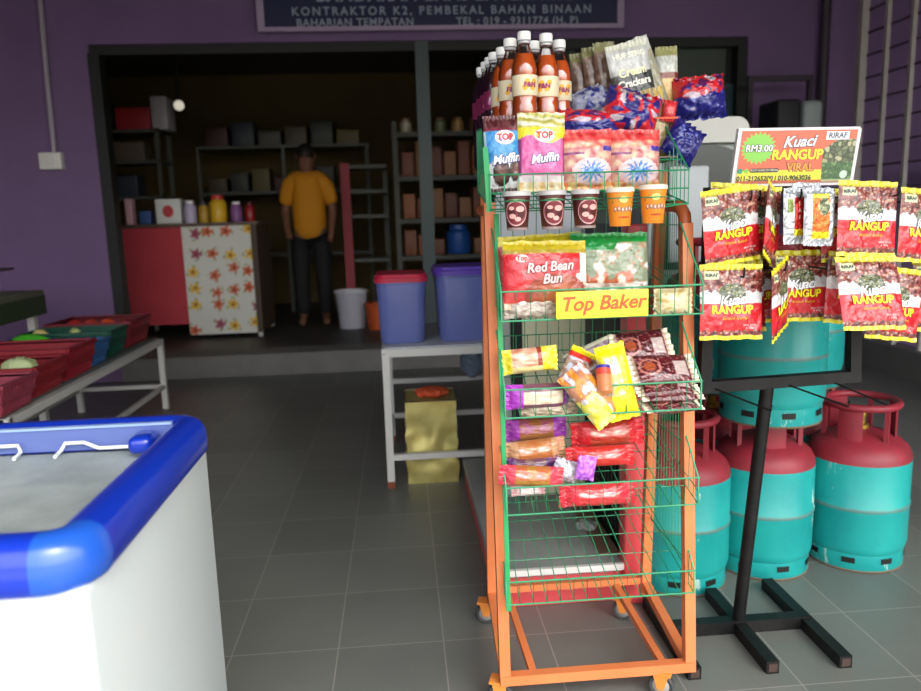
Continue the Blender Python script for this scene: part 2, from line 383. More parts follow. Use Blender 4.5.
def jar(name, label, cat, x, yy, z, r, h, c, lidc, group=None):
    t_ = thing(name, label, cat, (x, yy, z), group); MB().lathe([(r*.9, 0), (r, .02*h/.2), (r, h*.72), (r*.7, h*.84), (r*.65, h*.86)], (x, yy, z), 20).build('body', mat('c_%d_%d_%d' % c, c, .35), t_)
    MB().lathe([(r*.72, h*.86), (r*.72, h), (.001, h)], (x, yy, z), 20).build('lid', mat('c_%d_%d_%d' % lidc, lidc, .4), t_); return t_
bgbox('carton', 'white carton with a red mark standing on the counter', 'box', -2.16, -1.94, 7.1, 7.25, 1.2, 1.42, (226, 226, 224), emblem=(200, 60, 70))
jar('jar', 'tall yellow jar with red lid among the goods on the counter', 'jar', -1.62, 7.15, 1.2, .075, .24, (226, 180, 40), (200, 50, 40))
jar('jar', 'small mustard jar left of the tall yellow jar on the counter', 'jar', -1.76, 7.2, 1.2, .05, .18, (190, 150, 50), (60, 60, 60))
jar('jar', 'pale lilac jar beside the white carton on the counter', 'jar', -1.86, 7.12, 1.2, .055, .2, (196, 186, 214), (230, 230, 230))
jar('jar', 'purple jar right of the tall yellow jar on the counter', 'jar', -1.46, 7.15, 1.2, .05, .18, (140, 90, 150), (230, 220, 230))
jar('jar', 'dark red jar at the right end of the counter goods', 'jar', -1.35, 7.2, 1.2, .045, .17, (160, 30, 40), (90, 20, 20))
bgbox('carton', 'slim pinkish carton at the left end of the counter', 'box', -2.42, -2.36, 7.1, 7.2, 1.2, 1.43, (214, 170, 180))
bgbox('carton', 'small blue carton near the left end of the counter', 'box', -2.32, -2.22, 7.15, 7.25, 1.2, 1.32, (60, 90, 150))
# left shelving with goods
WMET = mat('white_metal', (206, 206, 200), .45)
SHADED_METAL = mat('shaded_shelf_metal', (78, 80, 75), .6)  # pale shelf metal with the dim interior's shade put into its colour
sh = thing('wall_shelf', 'pale steel shelving with red and white goods, left inside the shop', 'shelf', (-2.6, 8.2, .16))
for x in (-3.1, -2.35): 
    for yy in (8.0, 8.4): MB().beam((x, yy, .16), (x, yy, 2.14), .04).build('post', SHADED_METAL, sh)
for z in (.5, 1.0, 1.45, 1.8, 2.1): MB().bb(-3.12, -2.33, 7.98, 8.42, z, z+.03).build('shelf_board', SHADED_METAL, sh)
bgbox('parcel', 'red parcel on top of the left shelving', 'parcel', -2.75, -2.42, 8.05, 8.35, 2.13, 2.35, (170, 40, 50))
bgbox('parcel', 'dark green parcel on top of the left shelving, leftmost', 'parcel', -3.08, -2.8, 8.05, 8.35, 2.13, 2.4, (50, 76, 60))
bgbox('parcel', 'grey white parcel on top of the left shelving, rightmost', 'parcel', -2.4, -2.25, 8.05, 8.35, 2.13, 2.45, (180, 176, 184))
bgbox('parcel', 'dull brown parcel on the upper board of the left shelving', 'parcel', -2.9, -2.5, 8.05, 8.3, 1.83, 2.02, (96, 84, 70))
bgbox('parcel', 'dark blue parcel on the middle board of the left shelving', 'parcel', -3.0, -2.6, 8.05, 8.3, 1.48, 1.7, (44, 54, 70))
sh2 = thing('wall_shelf', 'long low shelf of dark goods along the shop back wall behind the counter', 'shelf', (-1.4, 9.0, .16))
for z in (.8, 1.5, 2.0): MB().bb(-2.2, -.3, 8.85, 9.25, z, z+.03).build('shelf_board', mat('dull_board', (84, 88, 82), .6), sh2)
for x in (-2.18, -1.25, -.32): MB().beam((x, 8.87, .16), (x, 8.87, 2.03), .035).build('post', mat('dull_board', (84, 88, 82)), sh2)
gc = [(70, 60, 40), (50, 56, 50), (90, 80, 30), (60, 30, 30), (40, 50, 60), (70, 70, 66)]
names = ['ochre', 'olive grey', 'mustard', 'maroon', 'slate', 'stone grey']
for j, z in enumerate((1.53, 2.03)):
    x = -2.1
    for i in range(6):
        wd = .2+.05*((i*3+j) % 3); bgbox('carton', '%s carton on the %s board of the low dark shelf' % (names[(i+3*j) % 6], ('middle', 'top')[j]), 'box', x, x+wd, 8.9, 9.2, z, z+.16+.05*((i+j) % 3), gc[(i+3*j) % 6]); x += wd+.04
# right shelving seen left and right of the door post
sr = thing('display_shelf', 'white shelving stocked with orange brown packets in the shop behind the door post', 'shelf', (.4, 8.2, .16))
for x in (.0, .95):
    for yy in (8.0, 8.4): MB().beam((x, yy, .16), (x, yy, 2.15), .05).build('post', SHADED_METAL, sr)
for z in (.3, .75, 1.13, 1.56, 2.0): MB().bb(-.02, .97, 7.97, 8.43, z, z+.045).build('shelf_board', SHADED_METAL, sr)
pc = [(120, 62, 30), (140, 78, 34), (112, 56, 30), (130, 86, 46), (104, 52, 32), (140, 92, 52)]
pw = ['rust brown', 'amber brown', 'dark cinnamon', 'tan', 'brick brown', 'sandy tan']
for j, (z, hh) in enumerate(((.8, .26), (1.18, .3), (1.61, .34))):
    for i in range(6):
        if j == 0 and i in (3, 4): continue
        x = .06+i*.145; bgbox('biscuit_box', '%s biscuit box on the %s board of the white shelving, place %s' % (pw[(i+j) % 6], ('lower', 'middle', 'upper')[j], ('far left', 'second from left', 'left of centre', 'right of centre', 'second from right', 'far right')[i]), 'box', x, x+.125, 8.0, 8.3, z, z+hh-.05*((i*7+j) % 3), pc[(i+j) % 6], group='boxes on the white shelving')
for i, (c, n_) in enumerate((((180, 176, 150), 'cream'), ((150, 70, 50), 'red brown'), ((120, 130, 90), 'moss'), ((190, 150, 80), 'gold'), ((130, 90, 60), 'brown'))):
    jar('canister', '%s canister on top of the white shelving' % n_, 'canister', .12+i*.18, 8.2, 2.045, .06, .16, c, (150, 120, 90))
jar('bucket', 'bright blue pail on the lower board of the white shelving', 'bucket', .63, 8.16, .8, .13, .3, (40, 90, 170), (40, 90, 170))
s3 = thing('display_shelf', 'narrow shelving with a red front post left of the white shelving', 'shelf', (-.3, 8.4, .16))
MB().beam((-.52, 8.0, .16), (-.52, 8.0, 1.75), .09).build('post', mat('dull_red_post', (150, 50, 60), .6), s3)
MB().beam((-.12, 8.4, .16), (-.12, 8.4, 1.75), .05).build('post', SHADED_METAL, s3)
for z in (.75, 1.2, 1.45, 1.7): MB().bb(-.55, -.1, 7.98, 8.42, z, z+.035).build('shelf_board', SHADED_METAL, s3)
def bucket(name, label, x, yy, z, r, h, c, rim):
    t_ = thing(name, label, 'bucket', (x, yy, z)); MB().lathe([(r*.8, 0), (r*.98, h*.97), (r*.94, h*.97), (r*.76, .01), (.001, .01)], (x, yy, z), 28).build('body', mat('c_%d_%d_%d' % c, c, .4), t_)
    MB().tube([(x+r*math.cos(q), yy+r*math.sin(q), z+h*.97) for q in [2*PI*k/28 for k in range(28)]], .012, 8, True).build('rim', mat('c_%d_%d_%d' % rim, rim, .4), t_); return t_
bucket('bucket', 'white plastic bucket on the shop floor below the red post', -.48, 7.35, .16, .155, .36, (190, 190, 200), (220, 220, 226))
bucket('bucket', 'orange pail on the shop floor right of the white bucket', -.22, 7.2, .16, .13, .24, (200, 90, 40), (190, 80, 40))
# lamp bulb inside
bl = thing('wall_lamp', 'small round glowing lamp high up inside the shop', 'lamp', (-2.11, 8.0, 2.33))
MB().ell((-2.11, 8.0, 2.35), (.05, .05, .05), 10).build('globe', mat('lamp_glow', (226, 220, 200), .4, emit=.45), bl)
MB().tube([(-2.11, 8.0, 2.4), (-2.11, 8.0, 2.95)], .012, 8).build('cord', DFR, bl)
# dark chair stack and round stool right background
ch = thing('plastic_chair', 'dark chair with tall frame against the purple wall left of the pipe', 'chair', (2.9, 5.5, 0))
DK = mat('dark_brown_chair', (44, 36, 46), .6)
MB().cbox(2.62, 3.12, 5.2, 5.7, 1.13, 1.19, .02).build('seat', DK, ch)
for x, yy, zt in ((2.64, 5.22, 1.14), (3.1, 5.22, 1.14), (2.64, 5.68, 2.15), (3.1, 5.68, 2.15)): MB().beam((x, yy, 0), (x, yy, zt), .035).build('leg', DK, ch)
MB().beam((2.64, 5.68, 2.13), (3.1, 5.68, 2.13), .04).build('top_rail', DK, ch)
tag(MB().cbox(2.67, 2.84, 5.3, 5.6, 1.19, 1.93, .02).build('crate', mat('black_crate', (30, 30, 34), .6)), 'black upright crate on the dark chair', 'crate')
tag(MB().cbox(2.86, 3.0, 5.3, 5.5, 1.19, 1.92, .03).build('water_container', mat('pale_container', (150, 160, 158), .4)), 'pale grey container beside the black crate on the dark chair', 'container')
rt = thing('side_table', 'dull red square table low behind the grille on the right', 'table', (4.5, 5.0, 0))
RDT = mat('dull_red_table', (110, 44, 56), .6); BLT = mat('dull_blue_leg', (44, 70, 92), .6)
MB().cbox(4.0, 5.1, 4.9, 5.6, 1.42, 1.5, .01).build('table_top', RDT, rt)
for x, yy in ((4.05, 4.95), (5.05, 4.95), (4.05, 5.55), (5.05, 5.55)): MB().beam((x, yy, -.01), (x, yy, 1.42), .05).build('leg', BLT, rt)

# ------------------------------------------------------------------ PERSON in yellow shirt
def skin_mesh(name, verts, edges, radii, m, parent, sub=2):
    me = bpy.data.meshes.new(name); off = OFF[parent.name] if parent else Vector(); me.from_pydata([tuple(Vector(p)-off) for p in verts], edges, [])
    o = bpy.data.objects.new(name, me); COL.objects.link(o)
    sk = o.modifiers.new('skin', 'SKIN'); sk.use_smooth_shade = True
    for i, r in enumerate(radii): me.skin_vertices[0].data[i].radius = r if isinstance(r, tuple) else (r, r)
    me.skin_vertices[0].data[0].use_root = True
    ss = o.modifiers.new('sub', 'SUBSURF'); ss.levels = sub; ss.render_levels = sub
    dg = bpy.context.evaluated_depsgraph_get(); dg.update(); m2 = bpy.data.meshes.new_from_object(o.evaluated_get(dg)); m2.name = name
    bpy.data.objects.remove(o); o = bpy.data.objects.new(name, m2); COL.objects.link(o); m2.materials.clear(); m2.materials.append(m); m2.shade_smooth()
    if parent: o.parent = parent; OFF[o.name] = off
    return o
SKIN = mat('skin', (120, 80, 60), .6)
px_, py_, pz = -.86, 7.6, .16
pt = thing('person', 'person in a yellow T-shirt and black trousers standing right of the counter', 'person', (px_, py_, pz))
P = lambda x, y_, z: (px_+x, py_+y_, pz+z)
vs = [P(0, 0, .92), P(0, 0, 1.1), P(0, .0, 1.32), P(0, .01, 1.43), P(0, .0, 1.5), P(0, -.01, 1.56), P(0, -.01, 1.68),
      P(-.18, 0, 1.38), P(-.23, .03, 1.12), P(-.2, -.12, .93), P(-.17, -.17, .86), P(.18, 0, 1.38), P(.23, .02, 1.12), P(.21, -.1, .9), P(.19, -.13, .82),
      P(-.1, 0, .86), P(-.11, -.01, .48), P(-.11, .02, .09), P(-.12, -.13, .035), P(.1, 0, .86), P(.11, -.01, .48), P(.11, .02, .09), P(.12, -.13, .035)]
es = [(0,1),(1,2),(2,3),(3,4),(4,5),(5,6),(3,7),(7,8),(8,9),(9,10),(3,11),(11,12),(12,13),(13,14),(0,15),(15,16),(16,17),(17,18),(0,19),(19,20),(20,21),(21,22)]
rs = [(.15,.11),(.13,.1),(.16,.11),(.09,.08),.05,.085,.085,.055,.042,.03,.035,.055,.042,.03,.035,.085,.06,.042,.04,.085,.06,.042,.04]
skin_mesh('body', vs, es, rs, SKIN, pt)
mbh = MB().ell(P(0, .012, 1.665), (.088, .1, .1), 12); mbh.v = [p for p in mbh.v]; mbh.build('hair', mat('black_hair', (20, 16, 14), .6), pt)
YS = mat('yellow_shirt', (206, 136, 16), .8, bump=.3, noise_scale=9)
skin_mesh('shirt', [P(0, 0, .80), P(0, 0, 1.1), P(0, 0, 1.34), P(0, .005, 1.47), P(-.17, 0, 1.385), P(-.225, .02, 1.17), P(.17, 0, 1.385), P(.225, .02, 1.17)],
          [(0,1),(1,2),(2,3),(3,4),(4,5),(3,6),(6,7)], [(.19,.15),(.165,.135),(.19,.145),(.1,.09),.095,.075,.095,.075], YS, pt)
skin_mesh('trousers', [P(0, 0, .98), P(-.1, 0, .82), P(-.11, -.01, .48), P(-.11, .02, .1), P(.1, 0, .82), P(.11, -.01, .48), P(.11, .02, .1)],
          [(0,1),(1,2),(2,3),(0,4),(4,5),(5,6)], [(.16,.12),.11,.085,.07,.11,.085,.07], mat('black_trousers', (18, 18, 20), .8), pt)
fc = MB()
fc.ell(P(0, -.1, 1.635), (.012, .018, .02), 8); fc.build('nose', SKIN, pt)
for s_ in (-1, 1):
    MB().ell(P(s_*.032, -.088, 1.66), (.012, .008, .008), 8).build('eye', mat('eye_dark', (46, 36, 30), .5), pt); MB().ell(P(s_*.088, 0, 1.645), (.012, .02, .03), 8).build('ear', SKIN, pt)
MB().ell(P(0, -.092, 1.6), (.022, .006, .006), 8).build('mouth', mat('lips', (120, 60, 54), .5), pt)

# ------------------------------------------------------------------ LEFT: vegetable table, bench
vt = thing('produce_stand', 'low white steel frame table carrying the vegetable baskets on the left', 'table', (-2.1, 4.1, 0))
for x, yy in ((-1.58, 3.05), (-1.58, 5.03), (-2.12, 3.05), (-2.12, 5.03)):
    MB().beam((x, yy, 0), (x, yy, .46), .035).build('leg', WMET, vt)
fr = MB()
for a, b in (((-1.58, 3.05), (-1.58, 5.03)), ((-2.12, 3.05), (-2.12, 5.03)), ((-1.58, 3.05), (-2.12, 3.05)), ((-1.58, 5.03), (-2.12, 5.03))):
    fr.beam((a[0], a[1], .445), (b[0], b[1], .445), .035); fr.beam((a[0], a[1], .15), (b[0], b[1], .15), .025)
fr.build('frame', WMET, vt)
MB().bb(-2.12, -1.6, 3.05, 5.03, .462, .475).build('table_top', mat('dull_table_sheet', (90, 100, 96), .6), vt)
def crate(name, label, x0, x1, y0, y1, z, h, c, slats=True):
    t_ = thing(name, label, 'basket', ((x0+x1)/2, (y0+y1)/2, z)); m = mat('plastic_%d_%d_%d' % c, c, .45)
    mb = MB(); o_ = .025; th = .008
    ins = .03
    def wall(p0, p1, q0, q1):   # bottom edge p0-p1, top edge q0-q1
        n = max(4, int((Vector(p1)-Vector(p0)).length/.022))
        for i in range(n):
            a = Vector(p0).lerp(Vector(p1), (i+.5)/n); b = Vector(q0).lerp(Vector(q1), (i+.5)/n); mb.beam(a, b, .013, .005, (Vector(p1)-Vector(p0)))
        for t in (.06, .4): mb.beam(Vector(p0).lerp(Vector(q0), t), Vector(p1).lerp(Vector(q1), t), .012, .012)
        mb.beam(Vector(p0).lerp(Vector(q0), .75), Vector(p1).lerp(Vector(q1), .75), .007, h*.5)
    B = [(x0+ins, y0+ins, z), (x1-ins, y0+ins, z), (x1-ins, y1-ins, z), (x0+ins, y1-ins, z)]; T = [(x0, y0, z+h), (x1, y0, z+h), (x1, y1, z+h), (x0, y1, z+h)]
    for i in range(4): wall(B[i], B[(i+1) % 4], T[i], T[(i+1) % 4])
    mb.bb(x0+ins, x1-ins, y0+ins, y1-ins, z, z+.008); mb.build('body', m, t_, ang=30)
    r_ = MB()
    for i in range(4): r_.beam(T[i], T[(i+1) % 4], .022, .016)
    r_.build('rim', m, t_, ang=30); return t_
ZT = .476
crate('plastic_basket', 'pinkish red plastic basket at the near corner of the vegetable table', -2.05, -1.55, 2.98, 3.28, ZT, .12, (150, 62, 78))
crate('plastic_basket', 'red plastic basket holding cabbages, second from the near corner', -2.1, -1.57, 3.3, 3.62, ZT, .13, (140, 34, 42))
crate('plastic_basket', 'large crimson plastic basket in the middle of the vegetable table', -2.1, -1.58, 3.66, 4.0, ZT, .15, (140, 30, 42))
crate('plastic_basket', 'small bright blue plastic basket behind the large crimson one', -1.9, -1.6, 4.04, 4.24, ZT, .12, (50, 96, 150))
crate('plastic_basket', 'dark teal plastic basket farther left on the vegetable table', -2.1, -1.93, 4.04, 4.28, ZT, .13, (20, 100, 110))
crate('plastic_basket', 'dark green plastic basket near the far end of the vegetable table', -2.1, -1.62, 4.3, 4.58, ZT, .14, (20, 76, 60))
crate('plastic_basket', 'dull red plastic basket at the far end of the vegetable table', -2.1, -1.62, 4.62, 5.0, ZT, .15, (120, 30, 40))
def cabbage(x, yy, z, r, label, c=(196, 204, 160), e=(1, 1, .8)):
    t_ = thing('cabbage', label, 'cabbage', (x, yy, z))
    MB().ell((x, yy, z+r*e[2]), (r*e[0]*.9, r*.9, r*e[2]*.9), 12).build('head', mat('cabbage', c, .6, c2=(170, 190, 120), noise_amt=.4, noise_scale=14, bump=.4), t_)
    for k in range(5):
        q = k*1.26; mb = MB(); vs = []; 
        for i in range(7):
            for j in range(7):
                th = (i/6-.5)*1.7+q; ph = (j/6)*1.8-.5; rr = r*(1+.08*math.sin(j*2+i*1.3)+.05*k/4)
                vs.append((x+rr*e[0]*math.cos(th)*math.cos(ph), yy+rr*math.sin(th)*math.cos(ph), z+r*e[2]+rr*e[2]*math.sin(ph)*.98))
        mb.add(vs, [(i*7+j, i*7+j+1, (i+1)*7+j+1, (i+1)*7+j) for i in range(6) for j in range(6)])
        o = mb.build('leaf', MATS['cabbage'], t_, True, 80); sm = o.modifiers.new('s', 'SOLIDIFY'); sm.thickness = .003
cabbage(-1.85, 3.42, .545, .07, 'round pale green cabbage in the second red basket')
cabbage(-1.69, 3.44, .55, .05, 'long pale Chinese cabbage lying in the second red basket, right of the round one', e=(1.5, 1, .9), c=(214, 212, 180))
def veg(name, label, cat, x, yy, z, d, c):
    mb = MB().ell((0, 0, 0), d, 12); mb.v = [Vector((x, yy, z))+p*(1+.09*noise.noise(p*22)) for p in mb.v]
    return tag(mb.build(name, mat('veg_%d_%d_%d' % c, c, .5, bump=.3)), label, cat)
veg('cucumber', 'bright green gourd lying in the large basket area of the left table', 'vegetable', -1.98, 4.17, .60, (.10, .05, .045), (70, 170, 40))
veg('potato', 'pale yellow tuber behind the bright green gourd', 'vegetable', -2.03, 4.4, .60, (.045, .045, .04), (206, 190, 120))
veg('lime', 'pale green round fruit in the dark green basket', 'vegetable', -1.85, 4.42, .60, (.035, .035, .035), (170, 180, 110))
for i, (x, c, n_) in enumerate(((-1.8, (206, 80, 40), 'orange red'), (-2.0, (176, 40, 36), 'deep red'), (-1.9, (180, 60, 40), 'brick red'), (-1.7, (120, 40, 40), 'maroon'))):
    veg('tomato', '%s tomato in the far dull red basket' % n_, 'vegetable', x, 4.78, .60, (.045, .045, .04), c)
tag(MB().cbox(-2.15, -1.7, 3.72, 3.95, .50, .59, .02).build('folded_bag', mat('mauve_bag', (120, 90, 130), .5)), 'mauve grey folded bag inside the large crimson basket', 'bag')
bn = thing('weighing_bench', 'narrow bench with a mossy green cover beside the purple wall, far left', 'bench', (-2.6, 4.2, 0))
MB().cbox(-3.1, -2.10, 3.85, 4.66, .80, .84, .006).build('bench_top', mat('bench_board', (92, 92, 74), .7), bn)
patch('cover', -3.1, -2.10, .70, .82, 3.84, lambda u, v: (44, 62, 34) if v > .15+.2*abs(N3(u*14, 3)) else (38, 50, 30), CLOTHP, bn)
for x, yy in ((-2.16, 3.9), (-2.16, 4.6), (-3.05, 3.9), (-3.05, 4.6)): MB().beam((x, yy, 0), (x, yy, .8), .04).build('leg', WMET, bn)
MB().bb(-2.105, -2.098, 3.85, 4.66, .70, .81).build('side_cover', mat('moss_green_cloth', (42, 56, 32), .9), bn)
sc = thing('weighing_scale', 'white weighing scale with a dark display on the far left bench', 'scale', (-2.38, 4.35, .84))
MB().cbox(-2.60, -2.26, 4.22, 4.5, .84, .94, .012).build('body', mat('scale_shell', (170, 176, 172), .4), sc)
MB().cbox(-2.56, -2.3, 4.215, 4.23, .865, .915, .004).build('display', mat('dark_display', (30, 34, 34), .3), sc)
MB().cbox(-2.61, -2.22, 4.24, 4.6, .965, .98, .006).build('pan', mat('dark_pan', (60, 50, 56), .4), sc)
MB().bb(-2.48, -2.38, 4.35, 4.45, .94, .966).build('pan_post', DFR, sc)

# ------------------------------------------------------------------ MIDDLE: white table, tubs, gold tin
mt = thing('steel_table', 'white steel frame table under the two blue storage tubs', 'table', (.3, 3.65, 0))
TX0, TX1, TY0, TY1, TZ = -.08, .78, 3.29, 4.02, .63
RUST = mat('rusty_foot', (130, 70, 44), .8)
for x, yy in ((TX0, TY0), (TX1, TY0), (TX0, TY1), (TX1, TY1)):
    l_ = MB().beam((x, yy, .03), (x, yy, TZ-.02), .032).build('leg', WMET, mt); MB().beam((x, yy, 0), (x, yy, .03), .034).build('foot', RUST, l_)
fr = MB()
for a, b in (((TX0, TY0), (TX1, TY0)), ((TX0, TY1), (TX1, TY1)), ((TX0, TY0), (TX0, TY1)), ((TX1, TY0), (TX1, TY1))):
    fr.beam((a[0], a[1], TZ-.015), (b[0], b[1], TZ-.015), .034); fr.beam((a[0], a[1], .14), (b[0], b[1], .14), .026)
fr.beam((TX0, TY1, .33), (TX1, TY1, .33), .026)
fr.build('frame', WMET, mt, ang=30)
MB().bb(TX0, TX1, TY0, TY1, TZ, TZ+.008).build('table_top', mat('pale_sheet', (190, 194, 196), .5), mt)
def tub(label, x0, x1, y0, y1, z, h, lidc, extra=None):
    t_ = thing('storage_tub', label, 'tub', ((x0+x1)/2, (y0+y1)/2, z)); cx, cy = (x0+x1)/2, (y0+y1)/2
    def ring(s, zz, n=8):
        r = .045; pts = []; hx, hy = (x1-x0)/2*s-r, (y1-y0)/2*s-r
        for (sx, sy, a0) in ((1, 1, 0), (-1, 1, 90), (-1, -1, 180), (1, -1, 270)):
            for k in range(n): a = math.radians(a0+90*k/(n-1)); pts.append((cx+sx*hx+r*math.cos(a), cy+sy*hy+r*math.sin(a), zz))
        return pts
    def loft(mb, spec):
        n0 = len(ring(1, 0)); vs = []
        for s, zz in spec: vs += ring(s, zz)
        fs = [(i*n0+k, i*n0+(k+1) % n0, (i+1)*n0+(k+1) % n0, (i+1)*n0+k) for i in range(len(spec)-1) for k in range(n0)]
        fs += [list(range(n0))[::-1], [(len(spec)-1)*n0+k for k in range(n0)]]; mb.add(vs, fs); return mb
    loft(MB(), [(.84, z), (.87, z+.01), (.96, z+h*.86), (.99, z+h*.87), (.99, z+h*.9)]).build('body', mat('tub_blue', (92, 106, 172), .3, trans=.1, c2=(112, 122, 184), noise_amt=.5, noise_scale=4, coat=.3), t_)
    loft(MB(), [(1.03, z+h*.89), (1.04, z+h*.95), (1.0, z+h*.96), (.97, z+h), (.9, z+h)]).build('lid', mat('lid_%d' % lidc[0], lidc, .35), t_); return t_
tub('blue storage tub with a red lid on the white table', -.115, .115, 3.36, 3.66, TZ+.009, .31, (196, 40, 70))
tub('blue storage tub with a purple lid on the white table', .15, .42, 3.36, 3.66, TZ+.009, .335, (88, 60, 170))
gt_ = thing('oil_tin', 'dented gold metal oil tin on the floor under the white table', 'tin', (.11, 3.42, 0))
mb = MB(); n = 16; vs = []
def tinring(z):
    pts = []; 
    for k in range(n*4):
        sd, t = divmod(k, n); t = t/n; hx, hy = .115, .115
        p = [(-hx+2*hx*t, -hy), (hx, -hy+2*hy*t), (hx-2*hx*t, hy), (-hx, hy-2*hy*t)][sd]
        d_ = .010*noise.noise(Vector((p[0]*14, p[1]*14+3, z*13)))*math.sin(min(1, z/.35)*PI)*2.0
        l_ = math.hypot(*p); pts.append((.11+p[0]*(1+d_*8), 3.43+p[1]*(1+d_*8), z))
    return pts
zs = [0, .004, .012]+[.02+i*.011 for i in range(32)]+[.375, .38]
for z in zs: vs += tinring(z)
N4 = n*4; fs = [(i*N4+k, i*N4+(k+1) % N4, (i+1)*N4+(k+1) % N4, (i+1)*N4+k) for i in range(len(zs)-1) for k in range(N4)]
fs += [list(range(N4))[::-1], [(len(zs)-1)*N4+k for k in range(N4)]]
mb.add(vs, fs); mb.build('can_body', mat('gold_tinplate', (206, 200, 128), .38, metal=.35, c2=(170, 150, 74), noise_amt=.6, noise_scale=9), gt_, ang=60)
r_ = MB(); r_.tube([(x, y_, .385) for x, y_ in ((-.005, 3.315), (.225, 3.315), (.225, 3.545), (-.005, 3.545))], .006, 8, True); r_.build('rim', mat('dark_tin_rim', (110, 96, 70), .4, metal=.5), gt_)
mb = MB().ell((0, 0, 0), (.075, .06, .022), 14); mb.v = [Vector((.12, 3.42, .402))+p*(1+.3*noise.noise(p*40)) for p in mb.v]
tag(mb.build('cleaning_rag', mat('orange_rag', (206, 84, 44), .8)), 'crumpled orange red rag on top of the gold tin', 'rag')
mb = MB().ell((0, 0, 0), (.07, .06, .075), 14); mb.v = [Vector((.32, 3.7, .205))+Vector((0, 0, .01))+p*(1+.35*noise.noise(p*25)) for p in mb.v]
mb2 = thing('plastic_bag', 'pale blue knotted plastic bag hanging at the back of the white table', 'bag', (.32, 3.95, .33))
mb = MB().ell((0, 0, 0), (.06, .05, .08), 14); mb.v = [Vector((.36, 3.93, .44))+p*(1+.35*noise.noise(p*25)) for p in mb.v]; mb.build('bag_body', mat('pale_blue_film', (130, 150, 176), .3, alpha=.85), mb2)
MB().tube([(.36, 3.93, .5), (.35, 3.97, .56), (.355, 4.0, .6)], [.012, .006, .006], 8).build('knot', MATS['pale_blue_film'], mb2)

# ------------------------------------------------------------------ FREEZER, front left
fz = thing('chest_freezer', 'white chest freezer with a thick blue rim at the front left', 'freezer', (-1.0, 1.15, 0))
FX0, FX1, FY0, FY1 = -1.75, -.385, .865, 1.445
WHT = mat('freezer_white_enamel', (198, 207, 207), .35, coat=.2)
MB().cbox(FX0, FX1, FY0, FY1, .05, .779, .012).build('cabinet', WHT, fz)
for x in (FX0+.08, FX1-.08):
    for yy in (FY0+.07, FY1-.07): MB().lathe([(.022, 0), (.022, .05)], (x, yy, 0), 14).build('foot', DFR, fz)
BLUE = mat('freezer_blue_plastic', (16, 50, 172), .28, coat=.5)
BLUE2 = mat('freezer_blue_corner', (30, 84, 184), .3, coat=.5)
prof = [(.0, .778), (.008, .778), (.014, .786), (.015, .805), (.012, .825), (.004, .838), (-.008, .844), (-.026, .845), (-.038, .840), (-.044, .828), (-.044, .785)]
def rim_side(p0, p1, outv, name, m, trim=(0, 0)):
    a, b = Vector(p0), Vector(p1); o_ = Vector(outv); d_ = (b-a).normalized(); a = a+d_*trim[0]; b = b-d_*trim[1]
    n_ = len(prof); vs = [q+o_*r+Vector((0, 0, z)) for q in (a, b) for r, z in prof]
    fs = [(i, (i+1) % n_, n_+(i+1) % n_, n_+i) for i in range(n_)]+[list(range(n_)), [n_+i for i in range(n_)][::-1]]
    return MB().add(vs, fs).build(name, m, fz, True, 35)
def rim_corner(x, yy, sx, sy, name, m, R=.055):
    vs = []; n_ = len(prof); K = 10; cx, cy = x-sx*R, yy-sy*R
    for k in range(K+1):
        a = PI/2*k/K; dx, dy = sx*math.cos(a), sy*math.sin(a)
        for r, z in prof: vs.append((cx+dx*(R+r), cy+dy*(R+r), z))
    fs = [(k*n_+i, k*n_+(i+1) % n_, (k+1)*n_+(i+1) % n_, (k+1)*n_+i) for k in range(K) for i in range(n_)]+[list(range(n_)), [K*n_+i for i in range(n_)][::-1]]
    return MB().add(vs, fs).build(name, m, fz, True, 35)
C_ = .055
rim_side((FX0, FY0, 0), (FX1, FY0, 0), (0, -1, 0), 'rim', BLUE, (C_, C_)); rim_side((FX0, FY1, 0), (FX1, FY1, 0), (0, 1, 0), 'rim', BLUE, (C_, C_))
rim_side((FX1, FY0, 0), (FX1, FY1, 0), (1, 0, 0), 'rim', BLUE, (C_, C_)); rim_side((FX0, FY0, 0), (FX0, FY1, 0), (-1, 0, 0), 'rim', BLUE, (C_, C_))
for (x, yy, sx, sy) in ((FX1, FY0, 1, -1), (FX1, FY1, 1, 1), (FX0, FY0, -1, -1), (FX0, FY1, -1, 1)): rim_corner(x, yy, sx, sy, 'corner_cap', BLUE2 if sy < 0 else BLUE)
FR = mat('frosted_liner', (200, 206, 202), .5, c2=(140, 148, 146), noise_amt=.7, noise_scale=7, bump=.4)
mb = MB(); vs = []; NX, NY = 90, 40; x0, x1, y0, y1 = FX0+.044, FX1-.044, FY0+.044, FY1-.044
for j in range(NY+1):
    for i in range(NX+1):
        x = x0+(x1-x0)*i/NX; yy = y0+(y1-y0)*j/NY; e = min(1, min(i, NX-i)/4, min(j, NY-j)/4)
        vs.append((x, yy, .792+e*(.004*noise.noise(Vector((x*6, yy*6, 0)))+.002*noise.noise(Vector((x*25, yy*25, 2))))))
mb.add(vs, [(j*(NX+1)+i, j*(NX+1)+i+1, (j+1)*(NX+1)+i+1, (j+1)*(NX+1)+i) for j in range(NY) for i in range(NX)])
o = mb.build('frosted_cover', mat('frost', (186, 196, 192), .45, c2=(112, 120, 116), noise_amt=.55, noise_scale=5, bump=.06), fz, True, 80); o.modifiers.new('s', 'SOLIDIFY').thickness = .004
